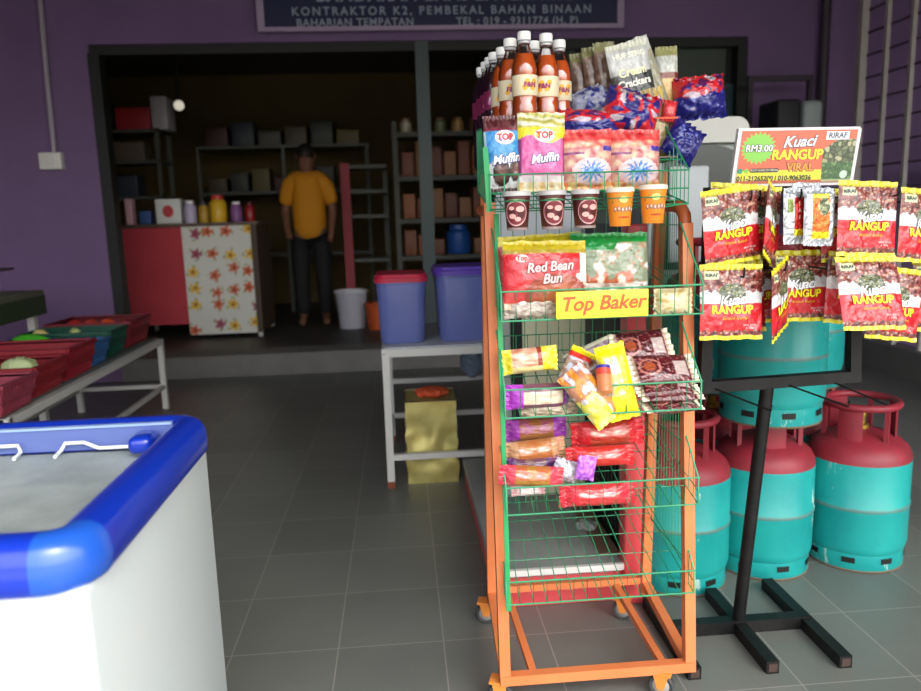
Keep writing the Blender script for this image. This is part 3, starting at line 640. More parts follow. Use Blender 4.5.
# blue inner ledge along the back, lid slider block, hanging basket wires
IY = FY1-.044
MB().bb(FX0+.045, FX1-.045, IY-.010, IY, .797, .838).build('inner_ledge', mat('ledge_blue', (92, 108, 168), .3, coat=.5), fz)
MB().bb(FX0+.045, FX1-.045, IY-.014, IY-.002, .838, .842).build('glass_edge', mat('glass_edge', (150, 176, 220), .15), fz)
MB().cbox(-.492, -.45, IY-.075, IY-.012, .80, .832, .012).build('lid_slider', BLUE, fz)
wb = MB(); zw = .802; wy = IY-.02
wb.tube([(-1.6, wy, zw), (-.80, wy, zw), (-.74, wy, zw+.012), (-.70, wy, zw+.012), (-.695, wy-.004, zw), (-.695, wy-.03, zw-.004)], .0035, 8)
wb.build('basket_wire', mat('white_coated_wire', (226, 230, 228), .35), fz)
wb = MB(); wb.tube([(-.625, wy-.03, zw-.004), (-.625, wy-.004, zw), (-.618, wy, zw+.012), (-.585, wy, zw+.012), (-.56, wy, zw), (-.495, wy, zw)], .0035, 8)
wb.build('basket_wire', MATS['white_coated_wire'], fz)

# ------------------------------------------------------------------ RED / WHITE CABINET behind the rack
cb = thing('display_cabinet', 'red framed cabinet with low grey shelf and cream back panel, behind rack', 'cabinet', (.45, 2.7, 0))
REDC = mat('cabinet_red', (230, 84, 88), .4, coat=.2)
MB().cbox(.25, .65, 2.16, 3.25, .0, .100, .006).build('plinth', REDC, cb)
MB().cbox(.24, .65, 2.15, 3.25, .101, .128, .008).build('base_shelf', mat('shelf_grey', (150, 152, 148), .5, c2=(134, 136, 132), noise_amt=.4, noise_scale=5), cb)
MB().bb(.25, .645, 2.138, 2.151, .112, .132).build('white_lip', mat('white_plastic', (222, 222, 216)), cb)
MB().cbox(.645, .705, 2.13, 2.20, .0, 1.16, .008).build('front_column', REDC, cb)
MB().cbox(.672, .688, 2.20, 2.74, .0, 1.16, .004).build('side_wall', mat('dark_inner', (40, 40, 42), .6), cb)
g_ = MB(); 
for i in range(11): g_.beam((.666, 2.30+i*.04, .14), (.666, 2.30+i*.04, .52), .008)
for i in range(4): g_.beam((.663, 2.3, .16+i*.12), (.663, 2.70, .14+i*.12), .008)
g_.build('vent_grille', mat('black_grille', (18, 18, 20), .5), cb)
MB().bb(.59, .655, 2.22, 3.2, .128, .1315).build('floor_strip', mat('brown_dirt_strip', (120, 92, 74), .8), cb)
MB().cbox(.44, .69, 2.745, 2.785, .13, 1.34, .004).build('back_panel', mat('cream_panel', (226, 224, 186), .5), cb)
MB().cbox(.35, .395, 2.745, 2.785, .13, 1.34, .004).build('side_strip', mat('pale_grey_strip', (170, 176, 170), .5), cb)
MB().bb(.395, .44, 2.76, 2.775, .13, 1.34).build('dark_gap', DFR, cb)
MB().cbox(.35, .69, 2.735, 2.744, 1.0, 1.34, .003).build('upper_panel', mat('silver_white_panel', (206, 214, 220), .35), cb)

# white cooler behind the gas cylinders
ck = thing('drinks_cooler', 'white upright cooler with a rounded top and dark arched window, behind the gas cylinders', 'cooler', (1.2, 3.3, 0))
WO = mat('cooler_off_white', (214, 214, 204), .4)
mb = MB(); R = .05; prof2 = []
X0, X1, ZT_ = 1.02, 1.435, 1.56
for cx, a0 in ((X1-R, 90), (X0+R, 180)):
    pass
out = [(X1, 1.46)]+[(X1-R+R*math.cos(math.radians(a)), ZT_-R+R*math.sin(math.radians(a))) for a in range(0, 91, 15)]+[(X0+R+R*math.cos(math.radians(a)), ZT_-R+R*math.sin(math.radians(a))) for a in range(90, 181, 15)]+[(X0, 1.46)]
n_ = len(out); mb.add([(x, yy, z) for yy in (3.08, 3.6) for x, z in out], [list(range(n_)), [n_+i for i in range(n_)][::-1]]+[(i, (i+1) % n_, n_+(i+1) % n_, n_+i) for i in range(n_)]); mb.build('top_cap', WO, ck, ang=40)
MB().cbox(1.03, 1.425, 3.12, 3.6, .02, 1.46, .01).build('body', mat('cooler_side', (176, 186, 180), .45), ck)
arc = [(1.10, .95), (1.405, .95), (1.405, 1.40)]+[(1.25+.155*math.cos(math.radians(a)), 1.40+.055*math.sin(math.radians(a))) for a in range(0, 181, 15)]+[(1.10, 1.40)]
n_ = len(arc); MB().add([(x, yy, z) for yy in (3.10, 3.125) for x, z in arc], [list(range(n_)), [n_+i for i in range(n_)][::-1]]+[(i, (i+1) % n_, n_+(i+1) % n_, n_+i) for i in range(n_)]).build('window', mat('dark_teal_glass', (22, 40, 40), .2), ck, ang=30)
MB().cbox(1.11, 1.275, 3.085, 3.105, .98, 1.37, .008).build('door_panel', mat('pale_panel', (196, 202, 204), .4), ck)
MB().cbox(1.405, 1.425, 3.09, 3.12, .9, 1.46, .004).build('door_stile', WO, ck)
MB().cbox(1.04, 1.42, 3.1, 3.125, .1, .93, .01).build('lower_door', mat('green_grey_door', (130, 150, 138), .5), ck)

# ------------------------------------------------------------------ GAS CYLINDERS
TEAL = None
def gas_mats():
    m = bpy.data.materials.new('teal_scuffed_paint'); m.use_nodes = True; nt = m.node_tree; b = nt.nodes['Principled BSDF']
    tc = nt.nodes.new('ShaderNodeTexCoord'); oi = nt.nodes.new('ShaderNodeObjectInfo'); ad = nt.nodes.new('ShaderNodeVectorMath'); ad.operation = 'ADD'
    nt.links.new(tc.outputs['Object'], ad.inputs[0]); cm = nt.nodes.new('ShaderNodeCombineXYZ'); mu = nt.nodes.new('ShaderNodeMath'); mu.operation = 'MULTIPLY'; mu.inputs[1].default_value = 40
    nt.links.new(oi.outputs['Random'], mu.inputs[0]); nt.links.new(mu.outputs[0], cm.inputs[0]); nt.links.new(cm.outputs[0], ad.inputs[1])
    def ns(sc, det, st=None):
        n = nt.nodes.new('ShaderNodeTexNoise'); n.inputs['Scale'].default_value = sc; n.inputs['Detail'].default_value = det; n.inputs['Roughness'].default_value = .7
        if st:
            mp = nt.nodes.new('ShaderNodeMapping'); mp.inputs['Scale'].default_value = st; nt.links.new(ad.outputs[0], mp.inputs[0]); nt.links.new(mp.outputs[0], n.inputs['Vector'])
        else: nt.links.new(ad.outputs[0], n.inputs['Vector'])
        return n.outputs['Fac']
    def ramp(f, p0, c0, p1, c1):
        r = nt.nodes.new('ShaderNodeValToRGB'); r.color_ramp.elements[0].position = p0; r.color_ramp.elements[1].position = p1; r.color_ramp.elements[0].color = c0; r.color_ramp.elements[1].color = c1; nt.links.new(f, r.inputs['Fac']); return r.outputs['Color']
    base = ramp(ns(4, 4), .35, rgb(20, 148, 146), .7, rgb(34, 168, 160))
    sc = ramp(ns(9, 10, (1, 1, .35)), .615, (0, 0, 0, 1), .64, (1, 1, 1, 1))
    mx = nt.nodes.new('ShaderNodeMix'); mx.data_type = 'RGBA'; nt.links.new(sc, mx.inputs[0]); nt.links.new(base, mx.inputs[6]); mx.inputs[7].default_value = rgb(170, 206, 196)
    sp = nt.nodes.new('ShaderNodeSeparateXYZ'); nt.links.new(tc.outputs['Object'], sp.inputs[0])
    # scuffed weld seam around the belly
    a = nt.nodes.new('ShaderNodeMath'); a.operation = 'SUBTRACT'; nt.links.new(sp.outputs[2], a.inputs[0]); a.inputs[1].default_value = .215
    a2 = nt.nodes.new('ShaderNodeMath'); a2.operation = 'ABSOLUTE'; nt.links.new(a.outputs[0], a2.inputs[0])
    nn = nt.nodes.new('ShaderNodeMath'); nn.operation = 'MULTIPLY'; nt.links.new(ns(22, 6), nn.inputs[0]); nn.inputs[1].default_value = .012
    lt = nt.nodes.new('ShaderNodeMath'); lt.operation = 'LESS_THAN'; nt.links.new(a2.outputs[0], lt.inputs[0]); nt.links.new(nn.outputs[0], lt.inputs[1])
    lm = nt.nodes.new('ShaderNodeMath'); lm.operation = 'MULTIPLY'; nt.links.new(lt.outputs[0], lm.inputs[0]); lm.inputs[1].default_value = .65
    mx2 = nt.nodes.new('ShaderNodeMix'); mx2.data_type = 'RGBA'; nt.links.new(lm.outputs[0], mx2.inputs[0]); nt.links.new(mx.outputs[2], mx2.inputs[6]); mx2.inputs[7].default_value = rgb(104, 116, 108)
    nt.links.new(mx2.outputs[2], b.inputs['Base Color']); b.inputs['Roughness'].default_value = .42; b.inputs['Coat Weight'].default_value = .15
    return m
TEAL = gas_mats()
GRED = mat('cylinder_red_paint', (160, 36, 54), .5, c2=(120, 44, 50), noise_amt=.4, noise_scale=7, bump=.05)
def gas_cylinder():
    t_ = thing('gas_cylinder', 'x', 'gas cylinder'); r = .161
    body = [(.11, .05), (.143, .046), (.155, .062), (r, .085), (r, .205), (r+.003, .21), (r+.003, .22), (r, .225), (r, .365)]
    MB().lathe(body, n=56).build('body', TEAL, t_, ang=50)
    MB().lathe([(r, .365), (.159, .382), (.149, .404), (.128, .424), (.09, .442), (.04, .455), (.001, .457)], n=56).build('shoulder', GRED, t_, ang=60)
    MB().lathe([(.138, 0), (.150, 0), (.154, .006), (.153, .058), (.146, .062), (.141, .055), (.138, .006)], n=56).build('foot_ring', TEAL, t_, ang=50)
    for k in range(8):
        sl = MB(); a = 2*PI*k/8+.2; w_ = .13
        pts = [(.1555*math.cos(a+da), .1555*math.sin(a+da)) for da in (-w_, -w_/2, 0, w_/2, w_)]
        sl.add([(x, y_, z) for z in (.031, .049) for x, y_ in pts]+[(x*.985, y_*.985, z) for z in (.031, .049) for x, y_ in pts], [(i, i+1, i+6, i+5) for i in range(4)]+[(10+i, 15+i, 16+i, 11+i) for i in range(4)])
        sl.build('drain_slot', mat('slot_black', (12, 14, 14), .6), t_)
    MB().tube([(.1515*math.cos(2*PI*k/48), .1515*math.sin(2*PI*k/48), .0045) for k in range(48)], .0042, 6, True).build('worn_edge', mat('worn_brown_edge', (112, 92, 72), .8), t_)
    ring = MB().tube([(.112*math.cos(2*PI*k/40), .112*math.sin(2*PI*k/40), .545) for k in range(40)], .0125, 12, True); ring.build('handle_ring', GRED, t_)
    for a, w_ in ((-90, 20), (30, 20), (150, 20)):
        a0, a1 = math.radians(a-w_), math.radians(a+w_); R1 = .110
        mb = MB(); K = 8; vs = []
        for k in range(K+1):
            q = a0+(a1-a0)*k/K
            for rr, z in ((R1, .425), (R1, .545), (R1-.006, .545), (R1-.006, .425)): vs.append((rr*math.cos(q), rr*math.sin(q), z))
        mb.add(vs, [(k*4+i, k*4+(i+1) % 4, (k+1)*4+(i+1) % 4, (k+1)*4+i) for k in range(K) for i in range(4)]+[(3, 2, 1, 0), (K*4, K*4+1, K*4+2, K*4+3)])
        mb.build('collar_plate', GRED, t_, ang=40)
    for a in (-30, 90, 210): MB().beam((.111*math.cos(math.radians(a)), .111*math.sin(math.radians(a)), .425), (.111*math.cos(math.radians(a)), .111*math.sin(math.radians(a)), .545), .014).build('collar_post', GRED, t_)
    MB().lathe([(.028, .45), (.028, .468), (.016, .47), (.016, .495), (.02, .497), (.02, .515), (.001, .517)], n=20).build('valve', mat('brass', (190, 156, 70), .35, metal=.8), t_)
    return t_
g0 = gas_cylinder()
gs = [('teal gas cylinder standing on the floor at the far right of the front row', 1.525, 2.37, 0, .4),
      ('teal gas cylinder on the floor in the middle, carrying another cylinder', 1.188, 2.365, 0, 1.3),
      ('teal gas cylinder on the floor seen through the right side of the orange rack', .872, 2.30, 0, 2.2),
      ('teal gas cylinder stacked on top of the middle front cylinder, behind the snack stand', 1.165, 2.29, .532, 3.4),
      ('teal gas cylinder on the floor in the back row behind the right front cylinder', 1.51, 2.735, 0, .9),
      ('teal gas cylinder stacked in the back row, topmost at the right behind the snack packets', 1.49, 2.735, .532, 2.9),
      ('teal gas cylinder on the floor in the back row behind the middle and left cylinders', 1.16, 2.735, 0, 1.8),
      ('teal gas cylinder stacked in the back row, behind the black stand left upright', 1.14, 2.735, .532, .2)]
for i, (lb, x, y_, z, a) in enumerate(gs):
    o = g0 if i == 0 else copy_tree(g0); o.location = (x, y_, z); o.rotation_euler.z = a*.0+[-.84, -.17, -.6, -.3, .1, .15, .4, .2][i]; o['label'] = lb; o['group'] = 'gas cylinders stacked at the right'

# ------------------------------------------------------------------ SNACK STAND (black)
BLK = mat('black_steel', (10, 10, 11), .5, spec=.3, c2=(26, 25, 23), noise_amt=.25, noise_scale=14)
st = thing('snack_stand', 'black square-tube display stand on three floor bars, hung with snack packets', 'stand', (.92, 1.95, 0))
for x, yb in ((.712, 2.11), (.92, 2.135), (1.118, 2.17)):
    ft = MB().beam((x, 1.735, .018), (x, yb, .018), .034, .034).build('foot_bar', BLK, st)
    MB().bb(x-.0115, x+.0115, 1.7335, 1.736, .007, .029).build('open_end', mat('hollow_tube_end', (62, 46, 38), .8), ft)  # dark colour stands in for the shade inside the hollow tube
MB().beam((.70, 1.945, .021), (1.13, 1.945, .021), .036).build('cross_bar', BLK, st)
MB().tube([(.922, 1.945, .03), (.94, 1.92, .4), (.958, 1.90, .73)], .0175, 14).build('pole', BLK, st)
TL, TR_, BL, BR = Vector((.79, 1.9, 1.235)), Vector((1.17, 1.9, 1.225)), Vector((.785, 1.9, .735)), Vector((1.195, 1.9, .745))
f_ = MB(); 
for a, b in ((TL, TR_), (BR, BL)): f_.beam(a+(a-b).normalized()*.015, b+(b-a).normalized()*.015, .03, .03, (0, 1, 0))
for a, b in ((TR_, BR), (BL, TL)): f_.beam(a, b, .029, .029, (0, 1, 0))
f_.beam(Vector((.79, 1.9, 1.06)), Vector((1.182, 1.9, 1.06)), .02, .02, (0, 1, 0)); f_.build('frame', BLK, st, ang=30)
hooks = [(.815, 1.215, .17), (.86, 1.215, .12), (.945, 1.215, .15), (1.04, 1.215, .17), (1.16, 1.215, .19), (1.265, 1.2, .15),
         (.79, 1.04, .2), (.90, 1.05, .18), (1.0, 1.05, .18), (1.115, 1.04, .2), (1.19, 1.03, .15)]
for x, z, ln_ in hooks:
    MB().tube([(min(x, 1.16), 1.9, z), (x, 1.9-ln_, z), (x, 1.9-ln_-.004, z+.012), (x, 1.9-ln_-.002, z+.022)], .0025, 6).build('hook', BLK, st)
for x0_, x1_ in ((.80, .90), (1.0, 1.1), (1.13, 1.2)):
    MB().tube([(x0_, 1.9, .735), (x1_, 1.76, .70), (x1_, 1.758, .715)], .0025, 6).build('hook', BLK, st)
# kuaci packets
def seeds(u, v, s=20):
    d1, d2, h = cell(u*s, v*s*1.25, 0); c = [(150, 66, 60), (178, 104, 90), (120, 50, 44), (206, 156, 134), (164, 82, 70)][int(h*5) % 5]
    return mix((60, 20, 20), c, d2*5)
def gseeds(u, v, s=14):
    d1, d2, h = cell(u*s, v*s*1.8, 4); c = [(120, 130, 90), (156, 160, 116), (90, 104, 66), (178, 176, 136)][int(h*4) % 4]
    return mix((40, 46, 26), c, d2*4)
def kuaci(u, v):
    if v > .945: return (226, 218, 40)
    if v > .925: return (206, 190, 40)
    if v < .055: return (232, 222, 40)
    if .06 < u < .27 and .80 < v < .91: return (222, 226, 170)
    e = ((u-.5)/.23)**2+((v-.635)/.115)**2
    if e < 1.0+.25*N3(u*30, v*30): return gseeds(u, v, 22)
    drip = .67+.07*N3(u*9, 5)+.05*abs(N3(u*26, 9))-.05*abs(2*u-1)
    if v > drip: return seeds(u, v)
    if v > drip-.12 and cell(u*14, v*16, 3)[0] < .10: return (150, 70, 60)
    wav = .46+.07*abs(u-.35)+.02*math.sin(u*5)
    if v > wav: return (226, 224, 222)
    if v < .12+.03*N3(u*20, 2): return seeds(u, v, 24)
    return (206, 34, 44)
def kuaci_prints(w, h):
    return [('RIRAF', .0115, -w*.335, h*.355, (40, 60, 80), {'offset': .0003}),
            ('Kuaci', .034, 0, h*.02, (40, 24, 34), {'offset': .0019, 'shear': .35, 'rot': .1, 'spacing': .9}), ('Kuaci', .034, 0, h*.02, (244, 244, 244), {'offset': .0008, 'shear': .35, 'rot': .1, 'spacing': .9, 'layer': 1}),
            ('RANGUP', .0262, 0, -h*.105, (120, 20, 20), {'offset': .0018}), ('RANGUP', .0262, 0, -h*.105, (248, 232, 40), {'offset': .0010, 'layer': 1}),
            ('Seronok Kunyah', .010, .006, -h*.215, (236, 196, 60), {'shear': .2}),
            ('BERAT BERSIH', .0055, w*.30, -h*.31, (236, 226, 226), {}), ('± 100g', .0075, w*.30, -h*.345, (236, 226, 226), {})]
KW, KH = .150, .176
def kp(label, px, py, Y, roll=0, yaw=0, pitch=0, seed=1, full=True):
    return packet('kuaci_packet', label, 'snack packet', kuaci, px, py, Y, 0, 0, .016, roll, yaw, pitch, 'v', 'seed snack packets on the black stand', kuaci_prints(KW, KH) if full else kuaci_prints(KW, KH), seed, 64, 84, key='kuaci', seal=.06, size=(KW, KH))
kp('seed packet tilted left, frontmost at the upper left of the black stand', 731, 226, 1.73, -6, 12, 0, 1)
kp('seed packet behind the tilted upper left one, mostly its yellow top and right part showing', 752, 222, 1.80, 4, 8, 4, 2)
kp('seed packet turned nearly edge-on, between the upper left packet and the silver packets', 770, 224, 1.77, 16, 56, 0, 3)
kp('seed packet third back behind the upper left pair, yellow edge showing on top', 738, 220, 1.84, 5, -3, 3, 2)
kp('red seed packet at the upper right of the stand, facing front', 867, 219, 1.72, 3, 4, 6, 1)
kp('seed packet behind the upper right front one, only its left edge showing', 853, 224, 1.78, -3, -12, 4, 3)
kp('seed packet cut off by the right edge of the picture, upper row', 923, 226, 1.76, 5, 14, 4, 2)
kp('red seed packet at the lower left of the stand, facing front', 731, 302, 1.71, 1, 0, 6, 2)
kp('seed packet behind the lower left front one, yellow strips showing beyond it', 735, 298, 1.77, -3, 3, 5, 1)
kp('seed packet turned half sideways between the lower left and lower centre packets', 780, 299, 1.73, -10, 50, 0, 3)
kp('seed packet in the lower centre behind the sideways one, facing front', 800, 286, 1.80, 1, 2, 4, 1)
kp('seed packet third back at the lower left, behind the others', 752, 290, 1.84, -3, 6, 4, 2)
kp('seed packet at the lower right facing front, directly under the upper right front one', 870, 293, 1.68, 1, 0, -20, 3)
kp('seed packet behind the lower right front one, red left edge showing', 858, 288, 1.76, 3, -10, 4, 1)
kp('seed packet at the lower right corner, half hidden and tilted left', 895, 304, 1.74, 8, 10, 4, 2)
kp('seed packet cut off by the right edge of the picture, lower row', 936, 296, 1.79, 4, 8, 4, 1)
kp('seed packet deep behind the silver packets, its red foot showing', 822, 232, 1.86, 0, 5, 3, 3)
# silver packets
def silverp(u, v):
    if v > .93 or v < .05: return (200, 204, 206)
    if .3 < u < .78 and .14 < v < .82:
        if v < .27: return (236, 214, 40)
        return (196, 36, 34)
    if .08 < u < .3 and .55 < v < .8: return (110, 130, 60)
    return (196, 200, 204)
def silvero(u, v):
    if .2 < u < .82 and .12 < v < .9:
        if v < .24: return (240, 216, 30)
        e = ((u-.62)/.2)**2+((v-.68)/.16)**2
        if e < 1: return gseeds(u, v, 16)
        if v > .82: return (228, 220, 60)
        return (236, 108, 40)
    return (204, 208, 212)
packet('silver_packet', 'silver foil packet with a dark red label, left of the two on the stand', 'snack packet', silverp, 797, 216, 1.76, 30, 56, .02, 0, 5, 4, prints=[('S', .012, .0, .028, (240, 220, 200), {}), ('A', .012, .0, .012, (240, 220, 200), {}), ('F', .012, 0, -.004, (240, 220, 200), {})], seed=4, m=SILVER, nu=30, nv=44)
packet('silver_packet', 'silver foil packet with an orange label, right of the two on the stand', 'snack packet', silvero, 819, 217, 1.73, 31, 58, .02, 1, -4, 4, prints=[('R', .013, -.012, .024, (170, 30, 30), {}), ('I', .013, -.012, .008, (170, 30, 30), {}), ('A', .013, -.012, -.008, (170, 30, 30), {})], seed=5, m=SILVER, nu=30, nv=44)
packet('silver_packet', 'silver foil packet hanging just behind the two labelled silver ones', 'snack packet', lambda u, v: (200, 204, 208) if v > .2 or u < .3 else (196, 60, 60), 806, 212, 1.80, 34, 58, .02, 2, 8, 4, seed=6, m=SILVER, nu=30, nv=40, key='plain_silver')

# price board
BW_, BH_ = .318, .142
pb = thing('price_board', 'orange and yellow price board with green starburst, on top of the snack stand', 'sign', tuple(at(795, 157, 1.885)))
pbc = at(795, 157, 1.885); PBM = Matrix.Translation(pbc) @ Euler((0, math.radians(.4), math.radians(0))).to_matrix().to_4x4()
SH = lambda x, z, l=0: PBM @ Vector((x+.016*z/BH_*1.0, -.009-l*.0012, z))
def slab(mb, pts, y0, y1):
    n_ = len(pts); mb.add([PBM @ Vector((x+.016*z/BH_, y_, z)) for y_ in (y0, y1) for x, z in pts], [list(range(n_)), [n_+i for i in range(n_)][::-1]]+[(i, (i+1) % n_, n_+(i+1) % n_, n_+i) for i in range(n_)]); return mb
a_, b_ = BW_/2, BH_/2
slab(MB(), [(-a_, -b_), (a_, -b_), (a_, b_-.006), (a_-.006, b_), (-a_, b_)], -.007, .007).build('board', mat('white_board_edge', (226, 222, 220), .4), pb, ang=30)
def pr(pts, l, c, name='panel'): return shape2d(MB(), pts, lambda x, z: SH(x, z, l)).build(name, ink(c, .3), pb, False)
ax, az = a_-.010, b_-.007
pr([(-ax, -.032), (ax, -.032), (ax, az), (-ax, az)], .1, (226, 98, 66)); pr([(-ax, -az), (ax-.0, -az), (ax, -.032), (-ax, -.032)], .1, (232, 220, 50)); pr([(-ax, -az), (ax, -az), (ax, -az+.007), (-ax, -az+.007)], .3, (190, 90, 50))
pr([(-.118, .035), (-.118, .035)] and [(-.103+(.046 if k % 2 else .037)*math.cos(2*PI*k/44), .022+(.040 if k % 2 else .032)*math.sin(2*PI*k/44)) for k in range(44)], .4, (130, 196, 70), 'starburst')
fnl = lambda l: (lambda x, z: SH(x, z, l))
def ptxt(s, size, x, z, c, l, **k): letters(_m, s, size, fnl(l), x, z, **k)
def layer(items, c, name='lettering'):
    for t, size, x, z, l, k in items:
        k = dict(k); mb = MB(); letters(mb, t, size, fnl(l), x, z, k.pop('rot', 0), **k); mb.build(name, ink(c, .35), pb, False)
layer([('RM3.00', .0225, -.101, .021, .7, {'offset': .0018}), ('Kuaci', .037, .0, .036, .7, {'offset': .0024, 'shear': .3, 'rot': .05}), ('VIRAL', .0265, .012, -.026, .7, {'offset': .0022})], (30, 36, 70), 'outline')
layer([('RANGUP', .033, .0, .004, .7, {'offset': .0024})], (150, 70, 20), 'outline')
layer([('RM3.00', .0225, -.101, .021, 1.2, {'offset': .0005}), ('Kuaci', .037, .0, .036, 1.2, {'offset': .0009, 'shear': .3, 'rot': .05})], (246, 246, 246))
layer([('RANGUP', .033, .0, .004, 1.2, {'offset': .0012})], (250, 230, 40)); layer([('VIRAL', .0265, .012, -.026, 1.2, {'offset': .001})], (240, 150, 40))
layer([('011-21265200 | 010-9063036', .0165, -.052, -.052, .8, {'offset': .0006, 'spacing': .98})], (50, 60, 40))
pr([(-.115, -.037), (-.045, -.037), (-.041, -.032), (-.045, -.027), (-.115, -.027), (-.119, -.032)], .6, (40, 36, 34), 'pill'); layer([('IKUTI KAMI DI MEDIA', .0075, -.08, -.032, 1.0, {})], (240, 230, 200))
# picture of green seeds at the right of the board
mb = MB(); cols = []; nu_, nv_ = 70, 64
def inpic(u, v): return v < .98-.55*max(0, (.45-u)) and u > .12*(1-v)
for j in range(nv_+1):
    for i in range(nu_+1):
        u, v = i/nu_, j/nv_; x = .062+u*(ax-.062); z = -az+.002+v*.105; p = SH(x, z, .55); mb.v.append(p); cols.append(L((170, 176, 130) if v < .06 else gseeds(u, v*.7, 7) if v > .45 else mix(gseeds(u, v*.7, 9), (40, 110, 40), .5)))
mb.f = [[j*(nu_+1)+i, j*(nu_+1)+i+1, (j+1)*(nu_+1)+i+1, (j+1)*(nu_+1)+i] for j in range(nv_) for i in range(nu_) if inpic((i+.5)/nu_, (j+.5)/nv_)]
mb.build('seed_picture', PAPER, pb, False, cols=cols)
pr([(.068, .040), (.128, .040), (.128, .060), (.068, .060)], .9, (232, 232, 232), 'logo_box'); layer([('RIRAF', .0185, .098, .050, 1.3, {'offset': .0004})], (60, 70, 90))
mb = MB(); disc2d(mb, .128, -.045, .010, .010, fnl(.9)); mb.build('badge', ink((200, 220, 200)), pb, False)
mb = MB(); disc2d(mb, -.142, -.033, .007, .007, fnl(.6)); mb.build('badge', ink((40, 140, 110)), pb, False)
mb = MB(); disc2d(mb, -.126, -.033, .0055, .0055, fnl(.6)); mb.build('badge', ink((120, 190, 60)), pb, False)

# ------------------------------------------------------------------ THE ORANGE / GREEN BREAD RACK
ORG = mat('orange_rack_paint', (224, 130, 76), .45, c2=(206, 112, 62), noise_amt=.5, noise_scale=6, coat=.15)
GRN = mat('green_wire', (44, 142, 96), .35)
GRN2 = mat('green_flat_bar', (34, 150, 84), .45)
rk = thing('bread_rack', 'tall orange metal rack on casters with sloping green wire baskets full of snacks', 'rack', (.45, 1.93, 0))
PW = .026
def post(*pts):
    mb = MB()
    for a, b in zip(pts[:-1], pts[1:]): mb.beam(a, b, PW, PW, (0, 1, 0))
    return mb.build('post', ORG, rk, ang=30)
def YF(z): return 1.68+.1*z/1.2        # the front posts lean back, the rear posts lean forward
def YR(z): return 2.08-.10*z/1.2
post((.213, YF(.065), .065), (.212, YF(1.225), 1.225)); post((.676, YF(.065), .065), (.680, YF(1.165), 1.165))
post((.228, YR(.065), .065), (.226, YR(1.30), 1.30)); post((.690, YR(.065), .065), (.686, YR(1.30), 1.30))
def rbar(a, b, w=.0248, name='rail'): return MB().beam(a, b, w, w).build(name, ORG, rk, ang=30)
rbar((.2006, 1.684, .078), (.6884, 1.684, .078)); rbar((.2156, 2.075, .110), (.7024, 2.075, .110), .020)
rbar((.213, 1.69, .078), (.228, 2.07, .098), .024); rbar((.676, 1.69, .078), (.690, 2.07, .098), .024)
rbar((.285, 1.69, .078), (.272, 2.07, .098), .018); rbar((.612, 1.69, .078), (.600, 2.07, .098), .018)
MB().tube([(.680, 1.78, 1.15), (.678, 1.783, 1.185), (.674, 1.80, 1.203), (.670, 1.83, 1.207), (.672, 1.98, 1.21)], .0155, 12).build('top_rail', mat('shaded_orange_rail', (176, 88, 44), .45), rk)  # rack orange darkened in colour for the shade below the porch roof
MB().tube([(.212, 1.79, 1.205), (.214, 1.98, 1.21)], .013, 10).build('top_rail', MATS['shaded_orange_rail'], rk)
rbar((.215, 1.972, 1.29), (.686, 1.972, 1.29), .02)
TIRE = mat('grey_rubber_tyre', (62, 64, 66), .6); HUBM = mat('caster_hub', (190, 186, 180), .35, metal=.5)
def caster(x, y_, ang):
    r = .031; c = Vector((x, y_, r)); q = Matrix.Rotation(ang, 3, 'Z')
    ax_ = q @ Vector((1, 0, 0)); t_ = MB()
    # wheel: lathe about local axis
    wheel = MB().lathe([(.001, -.008), (.022, -.009), (r-.003, -.011), (r, -.007), (r, .007), (r-.003, .011), (.022, .009), (.001, .008)], n=32)
    R_ = Matrix.Translation(c) @ (q @ Matrix.Rotation(PI/2, 3, 'Y')).to_4x4(); wheel.xf(R_); w_ = wheel.build('wheel', TIRE, rk, ang=40)
    hb = MB().lathe([(.001, -.0125), (.014, -.012), (.021, -.0095), (.021, .0095), (.014, .012), (.001, .0125)], n=28).xf(R_); hb.build('hub', HUBM, w_)
    fk = MB(); top = Vector((x, y_, .0665))
    for s_ in (-1, 1):
        o_ = ax_*(.0145*s_); fk.add([top+o_+q @ Vector((0, -.02, 0)), top+o_+q @ Vector((0, .02, 0)), c+o_+q @ Vector((0, .008, -.006)), c+o_+q @ Vector((0, -.008, -.006)),
                top+o_*1.15+q @ Vector((0, -.02, 0)), top+o_*1.15+q @ Vector((0, .02, 0)), c+o_*1.15+q @ Vector((0, .008, -.006)), c+o_*1.15+q @ Vector((0, -.008, -.006))],
                [(0,1,2,3), (4,7,6,5), (0,4,5,1), (1,5,6,2), (2,6,7,3), (3,7,4,0)])
    fk.box(top, (.04, .05, .006), q); fk.build('caster_fork', mat('orange_fork', (230, 140, 60), .4), rk, ang=30)
caster(.203, 1.70, 1.25); caster(.606, 1.685, 1.05); caster(.213, 2.09, 1.35); caster(.618, 2.055, 1.1)
WR = .0016
